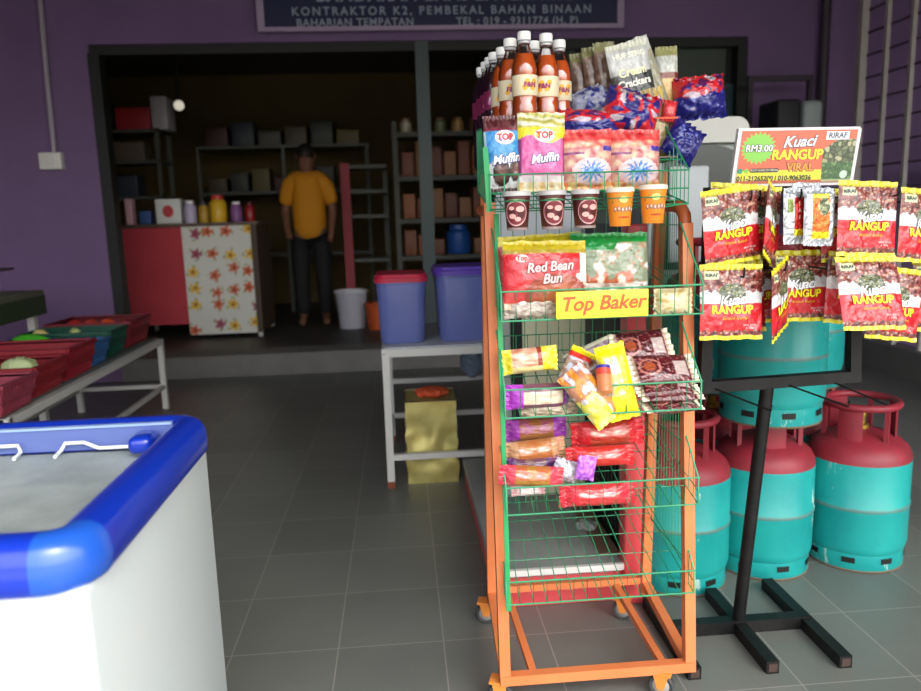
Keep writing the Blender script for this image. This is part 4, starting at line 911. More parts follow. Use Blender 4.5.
def basket(Yf, zb, zt, x0, x1, slope, post_h=.11, name='wire_basket'):
    mb = MB(); Yr = YR(zb)-.03; YP = YF(zt)+.0; rise = (Yr-Yf)*slope; n = round((x1-x0)/.033)
    zr = zb+rise
    for i in range(n+1):
        x = x0+(x1-x0)*i/n
        xr = x+.020*(1-2*i/n) ; mb.tube([(x, Yf, zt), (x, Yf, zb), (xr, Yr, zr), (xr, Yr, zr+.045)], WR*.8, 5)
    for yy, z, r in ((Yf, zt, WR*1.3), (Yf, zb, WR*1.3), (Yr, zr, WR), (Yr, zr+.045, WR)): ee = -.003 if yy == Yf else .020; mb.tube([(x0+ee, yy, z), (x1-ee, yy, z)], r, 6)
    k = 4
    for j in range(1, k+1):
        t = j/(k+1); mb.tube([(x0+.02*t, Yf+(Yr-Yf)*t, zb+rise*t-.003), (x1-.02*t, Yf+(Yr-Yf)*t, zb+rise*t-.003)], WR*.8, 5)
    for x in (x0, x1):   # side cheeks rising from the front rail to the post
        mb.tube([(x, Yf, zb), (x, Yf, zt), (x, YP, zt+post_h*(YP-Yf)/.12)], WR*1.3, 6)
        for q in (.33, .66):
            yy = Yf+(YP-Yf)*q; mb.tube([(x, yy, zb+(yy-Yf)*slope), (x, yy, zt+post_h*(yy-Yf)/.12)], WR*.8, 5)
        mb.tube([(x, Yf, (zb+zt)/2), (x+(.02 if x == x0 else -.02), Yr, zr+.02)], WR*.8, 5)
    return mb.build(name, GRN, rk, ang=60)
basket(1.62, .970, 1.034, .214, .662, .22); basket(1.62, .753, .817, .218, .663, .22); basket(1.64, .518, .583, .219, .670, .30); basket(1.66, .285, .342, .217, .673, .30)
# topmost basket with high sloping wire cheeks
mb = MB(); x0, x1 = .205, .655
for i in range(15):
    x = x0+(x1-x0)*i/14; mb.tube([(x, 1.70, 1.285), (x, 1.70, 1.21), (x, 1.95, 1.257)], WR*.8, 5)
for z in (1.285, 1.245, 1.21): mb.tube([(x0, 1.70, z), (x1, 1.70, z)], WR*1.2, 6)
for j in range(1, 6): mb.tube([(x0, 1.70+.05*j, 1.21+.0095*j), (x1, 1.70+.05*j, 1.21+.0095*j)], WR*.8, 5)
for x in (x0, x1):
    prf = [(1.70, 1.285), (1.78, 1.34), (1.86, 1.40), (1.95, 1.405)]
    mb.tube([(x, a, b) for a, b in prf], WR*1.4, 6); mb.tube([(x, 1.70, 1.21), (x, 1.95, 1.257)], WR*1.3, 6)
    for k in range(11):
        yy = 1.70+k*.025; tz = [b0+(b1-b0)*(yy-a0)/(a1-a0) for (a0, b0), (a1, b1) in zip(prf[:-1], prf[1:]) if a0-1e-6 <= yy <= a1+1e-6][0]
        mb.tube([(x, yy, 1.21+(yy-1.70)*.19), (x, yy, tz)], WR*.8, 5)
mb.build('wire_basket', GRN, rk, ang=60)
MB().beam((x0-.002, 1.705, 1.205), (x0-.008, 1.705, 1.345), .012, .004, (0, 1, 0)).build('green_edge', GRN2, rk)
MB().beam((.222, 1.662, .27), (.2215, 1.73, 1.20), .011, .008, (0, 1, 0)).build('green_edge', GRN2, rk)
# flat top shelf behind the top basket
mb = MB(); ZS = 1.318
for i in range(17): x = .235+.0275*i; mb.tube([(x, 1.80, ZS), (x, 2.32, ZS)], WR, 5)
for j in range(6): mb.tube([(.235, 1.80+.104*j, ZS-.003), (.675, 1.80+.104*j, ZS-.003)], WR, 5)
mb.build('top_shelf', GRN, rk, ang=60)
for x in (.30, .655): MB().tube([(x, 1.975, 1.29), (x, 1.985, 1.31), (x, 2.31, 1.312)], .004, 6).build('shelf_brace', GRN, rk)
MB().bb(.235, .67, 1.81, 2.31, ZS+.002, ZS+.006).build('shelf_sheet', mat('shelf_sheet_card', (120, 110, 96), .7), rk)
# vertical wire side and back panels
mb = MB(); x = .690
for k in range(13):
    t = (k+.5)/13; mb.tube([(x, YF(.3)+.02+(YR(.3)-YF(.3)-.04)*t, .30), (x-.006, YF(1.19)+.01+(YR(1.19)-YF(1.19)-.02)*t, 1.19)], .0011, 5)
for z in (.32, .62, .92, 1.16): mb.tube([(x, YF(z), z), (x, YR(z), z)], .0014, 5)
mb.build('side_panel', GRN, rk, ang=60)
mb = MB()
for k in range(15): x = .235+k*.031; mb.tube([(x, YR(.64)+.005, .64), (x, YR(1.28)+.005, 1.28)], .0012, 5)
for z in (.64, .96, 1.27): mb.tube([(.225, YR(z)+.005, z), (.69, YR(z)+.005, z)], .0014, 5)
mb.build('back_panel', GRN, rk, ang=60)
# yellow name board wired on the second basket
S0, S1 = at(556, 306, 1.607), at(648, 303, 1.607); zb_, zt_ = .973, 1.030
q = MB(); q.cbox(S0.x, S1.x, 1.604, 1.610, zb_-.001, zt_+.001, .0012); bd = q.build('name_board', mat('yellow_board', (248, 236, 60), .4), rk)
mb = MB(); letters(mb, 'Top Baker', .0435, lambda x, z: Vector((x, 1.6025, z+(x-.43)*.015)), (S0.x+S1.x)/2, (zb_+zt_)/2+.002, 0, offset=.0011, shear=.25, spacing=1.0); mb.build('lettering', ink((204, 92, 40)), bd, False)
# cup holder loops in front of the top basket
cups = [(517, .240), (552, 0), (585, 0), (620, 0), (653, 0)]
mb = MB(); CY_ = 1.655
cx_ = [at(p, 205, CY_).x for p, _ in cups]
mb.tube([(.205, 1.70, 1.212), (.212, CY_+.03, 1.205), (.60, CY_+.03, 1.205), (.655, 1.70, 1.212)], WR*.9, 5)
for x in cx_: mb.tube([(x+.029*math.cos(2*PI*k/24), CY_+.029*math.sin(2*PI*k/24), 1.226) for k in range(24)], WR*.8, 5, True); mb.tube([(x, CY_+.029, 1.226), (x, 1.70, 1.226)], WR*.8, 5)
mb.build('cup_holder', GRN, rk, ang=60)

# cups
def cup(label, x, z, brown, seed, tilt=0):
    t_ = thing('snack_cup', label, 'cup', (x, CY_, z), 'cups along the front of the top basket'); c = (78, 30, 30) if brown else (240, 140, 34)
    h = .074; r0, r1 = .0225, .029
    fn_ = lambda xx, zz, lift=.0006: (lambda rr, a: Vector((x+rr*math.sin(a), CY_-rr*math.cos(a), z+zz)))(r0+(r1-r0)*zz/h+lift, xx/.026+tilt)
    MB().lathe([(.001, .002), (r0-.002, .002), (r0-.001, 0), (r0, .001), (r1, h), (r1-.001, h)], (x, CY_, z), 36).build('cup_wall', mat('cup_brown' if brown else 'cup_orange', c, .3, coat=.3), t_)
    MB().lathe([(r1-.001, h-.002), (r1+.002, h-.001), (r1+.002, h+.006), (r1, h+.009), (r1-.004, h+.008), (.001, h+.006)], (x, CY_, z), 36).build('lid', mat('cup_lid', (206, 204, 200), .25, trans=.2) if brown else mat('cup_lid_w', (232, 220, 200), .25), t_)
    if brown:
        MB().lathe([(r0+.0012, .006), (r0+.0005, .0005), (r0-.001, 0)], (x, CY_, z), 30).build('base_ring', mat('cup_base', (150, 130, 126), .3), t_)
        mb = MB(); disc2d(mb, 0, .036, .025, .027, lambda a, b: fn_(a, b, .0004), 28); mb.build('label', ink((206, 160, 156)), t_, False)
        mb = MB(); disc2d(mb, 0, .036, .022, .024, lambda a, b: fn_(a, b, .0008), 28); mb.build('label_field', ink((120, 34, 44)), t_, False)
        mb = MB(); [disc2d(mb, a, b, r, r*.7, lambda p, q_: fn_(p, q_, .0012), 12) for a, b, r in ((.009, .045, .009), (-.008, .030, .008), (.004, .024, .007), (-.009, .047, .006))]; mb.build('label_spots', ink((222, 170, 160)), t_, False)
        mb = MB(); disc2d(mb, 0, .063, .02, .003, lambda a, b: fn_(a, b, .0008), 16); mb.build('green_flash', ink((140, 170, 120)), t_, False)
    else:
        mb = MB(); shape2d(mb, [(-.024, .054), (-.008, .058), (.008, .058), (.024, .054), (.024, .049), (.008, .053), (-.008, .053), (-.024, .049)], fn_); mb.build('green_band', ink((90, 120, 40)), t_, False)
        mb = MB(); disc2d(mb, 0, .057, .009, .007, lambda a, b: fn_(a, b, .001), 16); mb.build('badge', ink((226, 220, 120)), t_, False)
        mb = MB(); [disc2d(mb, -.018+.0075*i, .036+.001*math.sin(i*2), .0034, .006, lambda a, b: fn_(a, b, .0008), 10) for i in range(6)]; mb.build('label_spots', ink((150, 110, 90)), t_, False)
        mb = MB(); [disc2d(mb, -.017+.0078*i, .037+.001*math.sin(i*2), .0018, .0036, lambda a, b: fn_(a, b, .0013), 8) for i in range(6)]; mb.build('label_marks', ink((236, 206, 190)), t_, False)
        mb = MB(); disc2d(mb, .002, .019, .014, .0022, fn_, 12); mb.build('red_line', ink((180, 60, 30)), t_, False)
cl = ['brown snack cup, leftmost of the row under the top basket', 'brown snack cup, second from the left in the cup row', 'brown snack cup in the middle of the cup row, beside the orange cups', 'orange snack cup left of the other orange one in the cup row', 'orange snack cup, rightmost of the cup row']
for i, x in enumerate(cx_): cup(cl[i], x, 1.164+(.002 if i > 2 else 0)+(.004 if i == 4 else 0), i < 3, i, (-.25, .0, .12, 0, -.1)[i])

# ---- bottles on the flat top shelf
def bottle_mats(nm, c, lab):
    return mat('liquid_'+nm, c, .08, trans=.25, coat=.6), None
CLEAR = bpy.data.materials.new('clear_bottle_plastic'); CLEAR.use_nodes = True
nt = CLEAR.node_tree; nt.nodes.remove(nt.nodes['Principled BSDF']); tr = nt.nodes.new('ShaderNodeBsdfTransparent'); gl = nt.nodes.new('ShaderNodeBsdfGlossy'); gl.inputs['Roughness'].default_value = .08
fr_ = nt.nodes.new('ShaderNodeFresnel'); fr_.inputs['IOR'].default_value = 1.5; ad = nt.nodes.new('ShaderNodeMath'); ad.operation = 'ADD'; ad.inputs[1].default_value = .07; nt.links.new(fr_.outputs[0], ad.inputs[0])
mxs = nt.nodes.new('ShaderNodeMixShader'); nt.links.new(ad.outputs[0], mxs.inputs[0]); nt.links.new(tr.outputs[0], mxs.inputs[1]); nt.links.new(gl.outputs[0], mxs.inputs[2]); nt.links.new(mxs.outputs[0], nt.nodes['Material Output'].inputs[0])
def bottle(kind, label):
    t_ = thing('drink_bottle', label, 'bottle'); r = .0295
    liq = mat('orange_drink', (200, 88, 22), .12, coat=.5) if kind == 'o' else mat('purple_drink', (52, 12, 26), .12, coat=.5)
    pl = [(.001, .002), (.018, .001), (.026, .006), (r, .016), (r, .05), (r-.0022, .057), (r, .064), (r, .085), (r-.0022, .092), (r, .099), (r, .128), (r-.002, .134), (r-.001, .142), (r-.001, .192), (r, .198), (r-.0005, .208), (.0265, .222), (.021, .238), (.0155, .250), (.0125, .258)]
    MB().lathe([(max(.001, a-.0012), b) for a, b in pl[:-2]]+[(.001, .238)], n=32).build('drink', liq, t_, ang=60)
    MB().lathe(pl+[(.0115, .262), (.0115, .271)], n=32).build('bottle', CLEAR, t_, ang=60)
    MB().lathe([(.0118, .262), (.0145, .262), (.0145, .267), (.0118, .268)], n=24).build('neck_ring', mat('neck_clear', (206, 206, 206), .2, trans=.3), t_)
    MB().lathe([(.0155, .269), (.0158, .271), (.0158, .285), (.0145, .288), (.001, .288)], n=28).build('cap', mat('cap_white', (232, 232, 226), .4), t_)
    lb = MB().lathe([(r+.0002, .144), (r+.0006, .145), (r+.0006, .189), (r+.0002, .190)], n=36).build('label', mat('label_cream' if kind == 'o' else 'label_magenta', (226, 212, 176) if kind == 'o' else (120, 34, 70), .4), t_)
    fn_ = lambda xx, zz, l=0: Vector(((r+.0010+l)*math.sin(xx/r), -(r+.0010+l)*math.cos(xx/r), .167+zz))
    mb = MB(); [disc2d(mb, a, b, .0062, .0065, fn_, 14) for a, b in ((-.006, .007), (.006, -.006), (-.012, -.006), (.012, .008))]; mb.build('emblem', ink((236, 176, 30) if kind == 'o' else (200, 120, 170)), lb, False)
    mb = MB(); letters(mb, 'F&N', .015, lambda a, b: fn_(a, b, .0008), 0, 0, offset=.0008); mb.build('lettering', ink((150, 40, 90) if kind == 'o' else (236, 200, 220)), lb, False)
    return t_
spots = [(524, 33, 1.835, 'o', 'orange drink bottle with white cap, tallest looking and frontmost left'), (547, 38, 1.845, 'o', 'orange drink bottle with white cap, frontmost right'),
         (559, 41, 1.925, 'o', 'orange drink bottle half hidden at the right behind the front right one'), (533, 42, 1.935, 'o', 'orange drink bottle seen between and behind the two front ones'),
         (510, 42, 1.905, 'o', 'orange drink bottle just left of the frontmost left one'),
         (502, 48, 2.0, 'o', 'drink bottle behind the leftmost orange one, cap only showing'),
         (498, 51, 1.985, 'p', 'dark purple drink bottle nearest of the receding left column'), (493, 58, 2.06, 'p', 'dark purple drink bottle, second of the receding left column'),
         (488, 67, 2.14, 'p', 'dark purple drink bottle, third of the receding left column'), (482, 84, 2.26, 'p', 'dark purple drink bottle, last and farthest of the receding left column'),
         (545, 52, 2.03, 'o', 'orange drink bottle deep behind the front pair')]
protos = {}; BZ = ZS+.0065
used = []
for px, py, Y, k, lb in spots:
    x = at(px, py, Y).x
    for ux, uy in used:      # keep the round bottles from running into each other
        if math.hypot(x-ux, Y-uy) < .0605: Y = uy+math.sqrt(max(1e-6, .0605**2-min(.06, abs(x-ux))**2))
    used.append((x, Y))
    if k not in protos: o = protos[k] = bottle(k, lb)
    else: o = copy_tree(protos[k])
    o.location = (x, Y, BZ); o['label'] = lb; o['group'] = 'drink bottles on the rack top'; o.rotation_euler.z = {0: .25, 1: -.35}.get(len(used)-1, (len(used)*1.7) % .9-.4)

# ---- packets on the rack -------------------------------------------------
def W(px, py, Y): return at(px, py, Y)
def streak(u, v, a, b, s=9): return mix(a, b, .5+.9*N3(u*s, v*s*.6, s))
# top basket, front row
def muffin_blue(u, v):
    if v > .83: return streak(u, v, (70, 24, 30), (120, 70, 70), 12)
    if v > .78: return (120, 40, 60)
    if v < .06: return (60, 30, 24)
    for cx, cy, rx, ry in ((.40, .24, .25, .17), (.82, .27, .2, .15)):
        e = ((u-cx)/rx)**2+((v-cy)/ry)**2
        if e < 1: return mix((110, 66, 56), (40, 20, 18), e*1.1)
    if v < .42 and v+.3*(u-.5)**2 < .42: return (226, 226, 226)
    if u < .05: return (190, 220, 236)
    return mix((30, 130, 196), (110, 180, 220), .5-v*.6+.3*N3(u*4, v*4))
def muffin_pink(u, v):
    if v > .80:
        f_ = math.sin(v*70+u*5+2*N3(u*5, v*9)); return mix((236, 232, 220), (176, 170, 60), .5+.5*f_)
    if v > .66+.05*math.sin(u*7): return (230, 214, 30)
    if v < .14: return streak(u, v, (236, 190, 120), (240, 236, 210))
    if v < .22: return (236, 226, 226)
    if u < .07 or u > .95: return (130, 50, 100)
    return mix((206, 66, 140), (230, 130, 180), .5+.6*N3(u*4, v*5)-(v-.4))
mp = lambda w, h, x0: [(None, (.024, .016), x0, h*.20, (238, 232, 232), {}), ('TOP', .020, x0, h*.20, (214, 50, 40), {'layer': 1, 'offset': .0008}),
                   ('Muffin', .027, x0, -h*.08, (30, 50, 130), {'offset': .0022, 'shear': .3, 'rot': .12, 'layer': 1}), ('Muffin', .027, x0, -h*.08, (244, 244, 248), {'offset': .0007, 'shear': .3, 'rot': .12, 'layer': 2})]
packet('muffin_bag', 'blue and brown muffin bag standing at the left end of the top basket', 'snack packet', muffin_blue, 503, 154, 1.745, 36, 72, .04, -1, 3, 4, prints=mp(.085, .17, .003), seed=1)
packet('muffin_bag', 'pink muffin bag with folded yellow and silver top in the top basket', 'snack packet', muffin_pink, 541, 153, 1.735, 46, 76, .04, 1, -3, 4, prints=mp(.11, .18, .006), seed=2)
def bread_bag(u, v):
    if v > .80: return streak(u, v, (206, 30, 36), (240, 120, 110), 10)
    if u > .78 and .63 < v < .72: return (60, 44, 150)
    if .56 < v < .62 and u < .4: return (130, 50, 110)
    if v > .68: return mix((232, 190, 150), (214, 80, 80), .5+N3(u*7, v*9))
    e = math.hypot((u-.55)/.42, (v-.30)/.22)
    if e < 1:
        a = math.atan2((v-.30)*2, u-.55)
        if e < .55+.25*math.sin(a*14): return mix((24, 100, 186), (200, 220, 240), .35+1.0*N3(u*16, v*14))
        return (226, 196, 196)
    if v < .14: return mix((236, 226, 150), (210, 110, 60), .5+N3(u*9, v*12))
    return mix((222, 190, 160), (186, 96, 100), .5+1.3*N3(u*8, v*8, 2))
packet('bread_bag', 'clear snack bag with red top and blue starburst, left of two in the top basket', 'snack packet', bread_bag, 587, 160, 1.735, 50, 58, .05, 0, 2, 4, seed=3)
packet('bread_bag', 'clear snack bag with red top and blue starburst, right of two in the top basket', 'snack packet', bread_bag, 634, 160, 1.735, 50, 58, .05, 1, -2, 4, seed=4)
def redblue(u, v):
    n_ = N3(u*5, v*5, 7)+.5*N3(u*12, v*12, 3)
    if n_ > .42: return (214, 196, 206)
    if v+.25*n_ > .52: return (206, 36, 44) if n_ > -.25 else (90, 30, 90)
    return (34, 34, 120) if n_ < .2 else (90, 96, 180)
def rb2(u, v):
    n_ = N3(u*6, v*6, 1)
    if n_ > .38: return (210, 200, 206)
    return (206, 34, 44) if (math.sin(u*9+n_*4)+n_) > .1 else (40, 36, 120)
def navy(u, v):
    n_ = N3(u*7, v*7, 1); return mix((26, 28, 110), (110, 120, 190), max(0, n_*1.4-.1))
def clearblue(u, v):
    n_ = N3(u*6, v*6, 11); return (40, 50, 130) if n_ > .12 else mix((170, 180, 206), (120, 110, 130), .5+n_)
crumple = dict(wr=2.6)
packet('bread_loaf_bag', 'crumpled red and navy bread bag lying behind the two starburst bags, left one', 'bread', redblue, 590, 127, 1.83, 62, 34, .08, 4, 5, 20, seed=5, **crumple)
packet('bread_loaf_bag', 'puffed red and navy bread bag leaning upright behind the right starburst bag', 'bread', rb2, 630, 114, 1.83, 54, 46, .09, 18, -5, 10, seed=6, **crumple)
packet('bread_loaf_bag', 'pale blue crumpled bread bag farther back beside the bottles', 'bread', clearblue, 592, 106, 1.95, 42, 36, .08, -20, 10, 15, seed=7, **crumple)
packet('bread_loaf_bag', 'red topped bread bag with navy bottom at the right end of the rack top', 'bread', redblue, 699, 98, 1.95, 50, 42, .09, -4, -6, 8, seed=8, **crumple)
packet('folded_bag', 'shiny navy blue bag twisted over the right wire cheek of the top basket', 'bag', navy, 683, 142, 1.84, 36, 38, .05, 32, 10, 5, seed=9, **crumple)
tag(MB().tube([W(655, 118, 1.80), W(668, 118, 1.80), W(678, 117.5, 1.80)], .0025, 6).build('orange_stick', mat('orange_stick', (232, 110, 80), .4)), 'thin orange stick poking out right of the red and navy bags', 'stick')
packet('candy_packet', 'small red wrapped packet beside the orange stick on the rack top', 'snack packet', lambda u, v: streak(u, v, (196, 30, 40), (230, 80, 80)), 669, 111, 1.85, 14, 20, .03, 10, 0, 5, seed=2, nu=14, nv=18)
# cream crackers and its neighbours
def cracker(u, v):
    if v > .93: return (196, 196, 176)
    if v > .62: return mix((170, 172, 168), (206, 206, 200), .5+N3(u*10, v*10))
    if v > .26: return (44, 48, 44) if v > .44 or True else 0
    if v > .16: return (206, 190, 80) if .2 < u < .8 else (170, 166, 140)
    return mix((180, 170, 120), (150, 140, 110), .5+N3(u*8, v*8))
cw, chh = .108, .20
packet('cracker_packet', 'tall grey and black cream crackers packet leaning back among the bags', 'crackers', cracker, 633, 84, 1.92, 0, 0, .03, -12, 4, 2, prints=[('HUP SENG', .0185, 0, chh*.34, (232, 232, 214), {'offset': .0009}), ('Cream', .028, 0, chh*.14, (232, 230, 190), {'offset': .0010, 'rot': .03}), ('Crackers', .0245, 0, chh*.005, (232, 230, 220), {'offset': .0010, 'rot': .03})], seed=3, size=(cw, chh), nv=60)
packet('cracker_packet', 'pale cracker packet just behind the cream crackers one, its silver corner showing', 'crackers', lambda u, v: (190, 192, 180) if v > .8 else (160, 156, 130), 640, 80, 1.965, 0, 0, .03, -20, 0, 2, seed=5, size=(cw, .20), key='cr2')
packet('cracker_packet', 'yellowish foot of a cracker packet slanting down to the right of the bags', 'crackers', lambda u, v: mix((206, 180, 90), (170, 150, 130), .5+N3(u*8, v*8)), 657, 125, 1.87, 24, 70, .03, -12, 0, 2, seed=8, key='cr3')
def brownbag(u, v):
    if v > .88: return (130, 128, 84)
    n_ = N3(u*3, v*14); return mix((92, 64, 50), (150, 128, 110), .4+n_) if v > .35 else mix((120, 100, 90), (170, 160, 156), .5+n_)
for i, (px, py, Y, nm) in enumerate(((584, 78, 2.02, 'lowest and leftmost'), (596, 72, 1.995, 'second from the left'), (607, 67, 1.97, 'tallest, next to the cream crackers'))):
    packet('biscuit_sleeve', 'brown biscuit sleeve with olive crimped top, %s' % nm, 'biscuits', brownbag, px, py+12, Y, 22, 68, .03, -6, 6, 2, seed=i+2, nu=18, nv=34, group='brown biscuit sleeves on the rack top')
def sleeve2(u, v):
    if v > .86: return (150, 148, 96)
    if v > .60: return mix((170, 172, 160), (206, 208, 200), .5+N3(u*12, v*14))
    if v > .5: return (130, 60, 40)
    return mix((206, 160, 80), (226, 196, 120), .5+N3(u*18, v*18))
packet('biscuit_sleeve', 'slim biscuit sleeve with pale label and golden window, right of the cream crackers', 'biscuits', sleeve2, 667, 80, 1.98, 22, 62, .03, -2, 0, 2, seed=6, nu=24, nv=44)
p_ = W(668, 100, 1.99); tag(MB().cbox(p_.x-.03, p_.x+.03, 1.985, 2.05, ZS+.007, p_.z+.03, .004).build('brown_carton', mat('brown_card', (110, 66, 44), .7)), 'brown carton behind the golden window biscuit sleeve', 'box')
# second basket
def redbean(u, v):
    if v > .86: return (190, 170, 30)
    if v > .80: return (170, 150, 60)
    if v < .10: return mix((226, 214, 190), (190, 160, 130), .5+N3(u*9, v*9))
    t = u*1.3-v*1.6
    if v < .55-.55*abs(u-.55) or (u > .35 and v < .52): 
        e = math.hypot((u-.62)/.40, (v-.2)/.32)
        if e < 1: return mix((196, 120, 66), (150, 60, 44), e)
        return (236, 220, 206) if u > .88 else (206, 60, 56)
    if u > .93: return (232, 226, 216)
    return (206, 40, 48)
rw_, rh_ = .188, .150
packet('bun_bag', 'red bean bun bag with yellow top seal standing in the second basket', 'bread', redbean, 545, 275, 1.66, 0, 0, .05, 1, 3, 8, prints=[(None, (.014, .009), -.058, rh_*.24, (226, 206, 196), {}), ('Top', .015, -.058, rh_*.24, (190, 40, 40), {'layer': 1, 'offset': .0005}),
       ('Red Bean', .029, .006, .016, (120, 24, 30), {'offset': .0026, 'shear': .25, 'rot': .06}), ('Bun', .029, .010, -.010, (120, 24, 30), {'offset': .0026, 'shear': .25, 'rot': .06}),
       ('Red Bean', .029, .006, .016, (240, 200, 196), {'offset': .0008, 'shear': .25, 'rot': .06, 'layer': 1}), ('Bun', .029, .010, -.010, (240, 200, 196), {'offset': .0008, 'shear': .25, 'rot': .06, 'layer': 1})], seed=4, size=(rw_, rh_), nu=60, nv=50)
packet('bun_bag', 'bag with a mustard yellow seal directly behind the red bean bun bag', 'bread', lambda u, v: (206, 190, 30) if v > .84 else (170, 60, 50), 541, 267, 1.72, 84, 64, .04, -2, 2, 5, seed=3, key='yb')
def greenbag(u, v):
    if v > .84: return (16, 130, 50)
    if v > .72 and abs(u-.35) < .25-.6*(.84-v): return (30, 130, 60)
    n_ = N3(u*7, v*7, 5)+.4*N3(u*16, v*16)
    if v < .40+.2*n_ and u > .15 and u < .8: return mix((172, 84, 44), (226, 206, 190), (n_-.1)*4)
    if u < .1: return (206, 50, 50)
    if n_ > .2: return mix((150, 160, 140), (226, 232, 228), (n_-.2)*4)
    return (128, 140, 112) if n_ < .05 else (166, 130, 96)
packet('bun_bag', 'clear bun bag with a bright green sealed top in the second basket', 'bread', greenbag, 609, 266, 1.69, 78, 66, .05, 1, -2, 8, seed=7, nu=56, nv=50)
def clearroll(u, v):
    n_ = N3(u*5, v*9, 3)+.5*N3(u*13, v*16); return mix((150, 130, 116), (232, 222, 208), .5+n_)
packet('wrapped_pastry', 'clear wrapped pastry lying at the left front of the second basket', 'pastry', clearroll, 532, 305, 1.645, 30, 54, .035, 88, 0, 0, 'v', seed=3, nu=24, nv=40, pos=at(532, 306, 1.655), size=(.050, .125))
packet('wrapped_pastry', 'clear wrapped pastry lying half behind the yellow name board', 'pastry', clearroll, 0, 0, 0, 0, 0, .035, 92, 0, 0, 'v', seed=5, nu=24, nv=40, pos=at(612, 296, 1.655), size=(.058, .14))
def creamroll(u, v):
    n_ = N3(u*6, v*6, 8); return mix((226, 206, 150), (240, 230, 200), .5+n_) if n_ < .25 else (206, 180, 110)
packet('wrapped_pastry', 'short cream coloured wrapped pastry at the right end of the second basket', 'pastry', creamroll, 0, 0, 0, 0, 0, .045, 90, 0, 0, 'v', seed=6, nu=24, nv=36, pos=at(673, 301, 1.655), size=(.058, .088))
# third basket
def yellowcake(u, v):
    if v < .16 or v > .70: return mix((226, 206, 20), (250, 240, 120), .5+N3(u*8, v*14))
    if u > .7: return (230, 216, 150)
    return mix((236, 214, 190), (196, 120, 90), .4+N3(u*7, v*5)) if v < .62 else (150, 60, 40)
packet('cake_packet', 'yellow ended cake packet at the upper left of the third basket', 'cake', yellowcake, 0, 0, 0, 0, 0, .04, 86, 0, 0, 'v', seed=2, nu=26, nv=46, pos=at(530, 360, 1.70), size=(.058, .128))
def purplewhite(u, v):
    if v < .28: return (176, 60, 190)
    if v > .9: return (150, 60, 160)
    return mix((240, 226, 200), (214, 190, 160), .5+N3(u*6, v*8)) if .25 < u < .8 else (120, 70, 90)
packet('cake_packet', 'purple and cream long cake packet lying low at the left of the third basket', 'cake', purplewhite, 0, 0, 0, 0, 0, .04, 90, 0, 0, 'v', seed=3, nu=26, nv=50, pos=at(537, 396, 1.675), size=(.058, .145))
packet('cake_packet', 'dull cream cake packet beneath the purple and cream one in the third basket', 'cake', lambda u, v: mix((206, 190, 160), (110, 90, 70), .4+N3(u*7, v*7)), 0, 0, 0, 0, 0, .025, 90, 0, 0, 'v', seed=4, nu=26, nv=50, pos=at(548, 410, 1.68), size=(.035, .13), key='dc')
def mixy(u, v):
    n_ = N3(u*5, v*6, 9)
    if v > .85: return (236, 220, 30)
    if v > .74 and u < .6: return (206, 50, 40)
    if n_ > .28: return (206, 212, 230)
    if n_ < -.22: return (120, 60, 50)
    return mix((190, 170, 150), (150, 110, 100), .5+N3(u*14, v*14))
packet('roll_packet', 'yellow topped packet with brown and silver wrapping, left middle of the third basket', 'pastry', mixy, 0, 0, 0, 0, 0, .045, 28, 5, 10, seed=5, nu=36, nv=40, pos=at(580, 372, 1.70), size=(.085, .105))
packet('roll_packet', 'cream edged flat packet slanting behind the yellow packets in the third basket', 'pastry', lambda u, v: (226, 224, 196) if u < .12 or u > .9 else mix((170, 160, 170), (120, 90, 100), .5+N3(u*9, v*9)), 0, 0, 0, 0, 0, .03, 68, 0, 10, seed=6, nu=30, nv=40, pos=at(592, 356, 1.76), size=(.06, .13), key='ce')
def yellowbun(u, v):
    n_ = N3(u*5, v*7, 2)
    if v < .55+.2*n_ and u < .75: return mix((236, 224, 60), (246, 240, 200), .3+n_)
    if n_ > .1: return (226, 140, 50)
    return (190, 130, 100) if n_ > -.2 else (214, 206, 214)
packet('roll_packet', 'orange and yellow wrapped roll drooping over the front rail of the third basket', 'pastry', yellowbun, 0, 0, 0, 0, 0, .05, -38, 0, 8, seed=7, nu=36, nv=44, pos=at(590, 396, 1.635), size=(.07, .15))
def bright(u, v):
    n_ = N3(u*5, v*8, 4)
    if .35 < v < .85 and u < .62 and n_ > -.25: return mix((196, 200, 190), (226, 226, 200), .5+n_*2) if n_ > .05 else (206, 190, 120)
    return mix((236, 222, 10), (250, 244, 60), .5+n_)
packet('roll_packet', 'bright yellow long wrapped roll standing tilted in the middle of the third basket', 'pastry', bright, 0, 0, 0, 0, 0, .05, -12, 0, 6, seed=8, nu=36, nv=50, pos=at(617, 382, 1.645), size=(.07, .175))
a, b = at(605, 395, 1.605), at(603, 368, 1.635); t_ = thing('sausage_roll', 'brown roll with a blue ringed end pressed against the bright yellow packet', 'pastry', tuple(a))
ax_ = (b-a); pts = [a+ax_*k/10 for k in range(11)]
MB().tube(pts, [.006]+[.0165]*9+[.014], 14).build('roll', mat('brown_roll', (196, 110, 66), .4, coat=.4, c2=(214, 140, 90), noise_amt=.5, noise_scale=30), t_)
MB().tube([b-ax_*.04, b+ax_*.06], .0168, 16).build('blue_cap', mat('blue_cap', (60, 50, 150), .3), t_)
MB().tube([b-ax_*.28, b-ax_*.06], .0172, 16).build('red_band', mat('red_band', (206, 70, 50), .35), t_)
def maroon(u, v):
    if v < .07 or v > .93: return (222, 222, 190)
    if v < .11 or v > .89: return (196, 170, 150)
    e = math.hypot((u-.5)/.3, (v-.3)/.16)
    if .8 < e < 1: return (190, 120, 110)
    if e < .55: return (170, 80, 50)
    if .66 < v < .84 and .3 < u < .8: return (196, 176, 170)
    if abs(N3(u*9, v*9, 2)) < .05: return (176, 120, 116)
    return mix((96, 22, 32), (70, 16, 24), .5+N3(u*6, v*6))
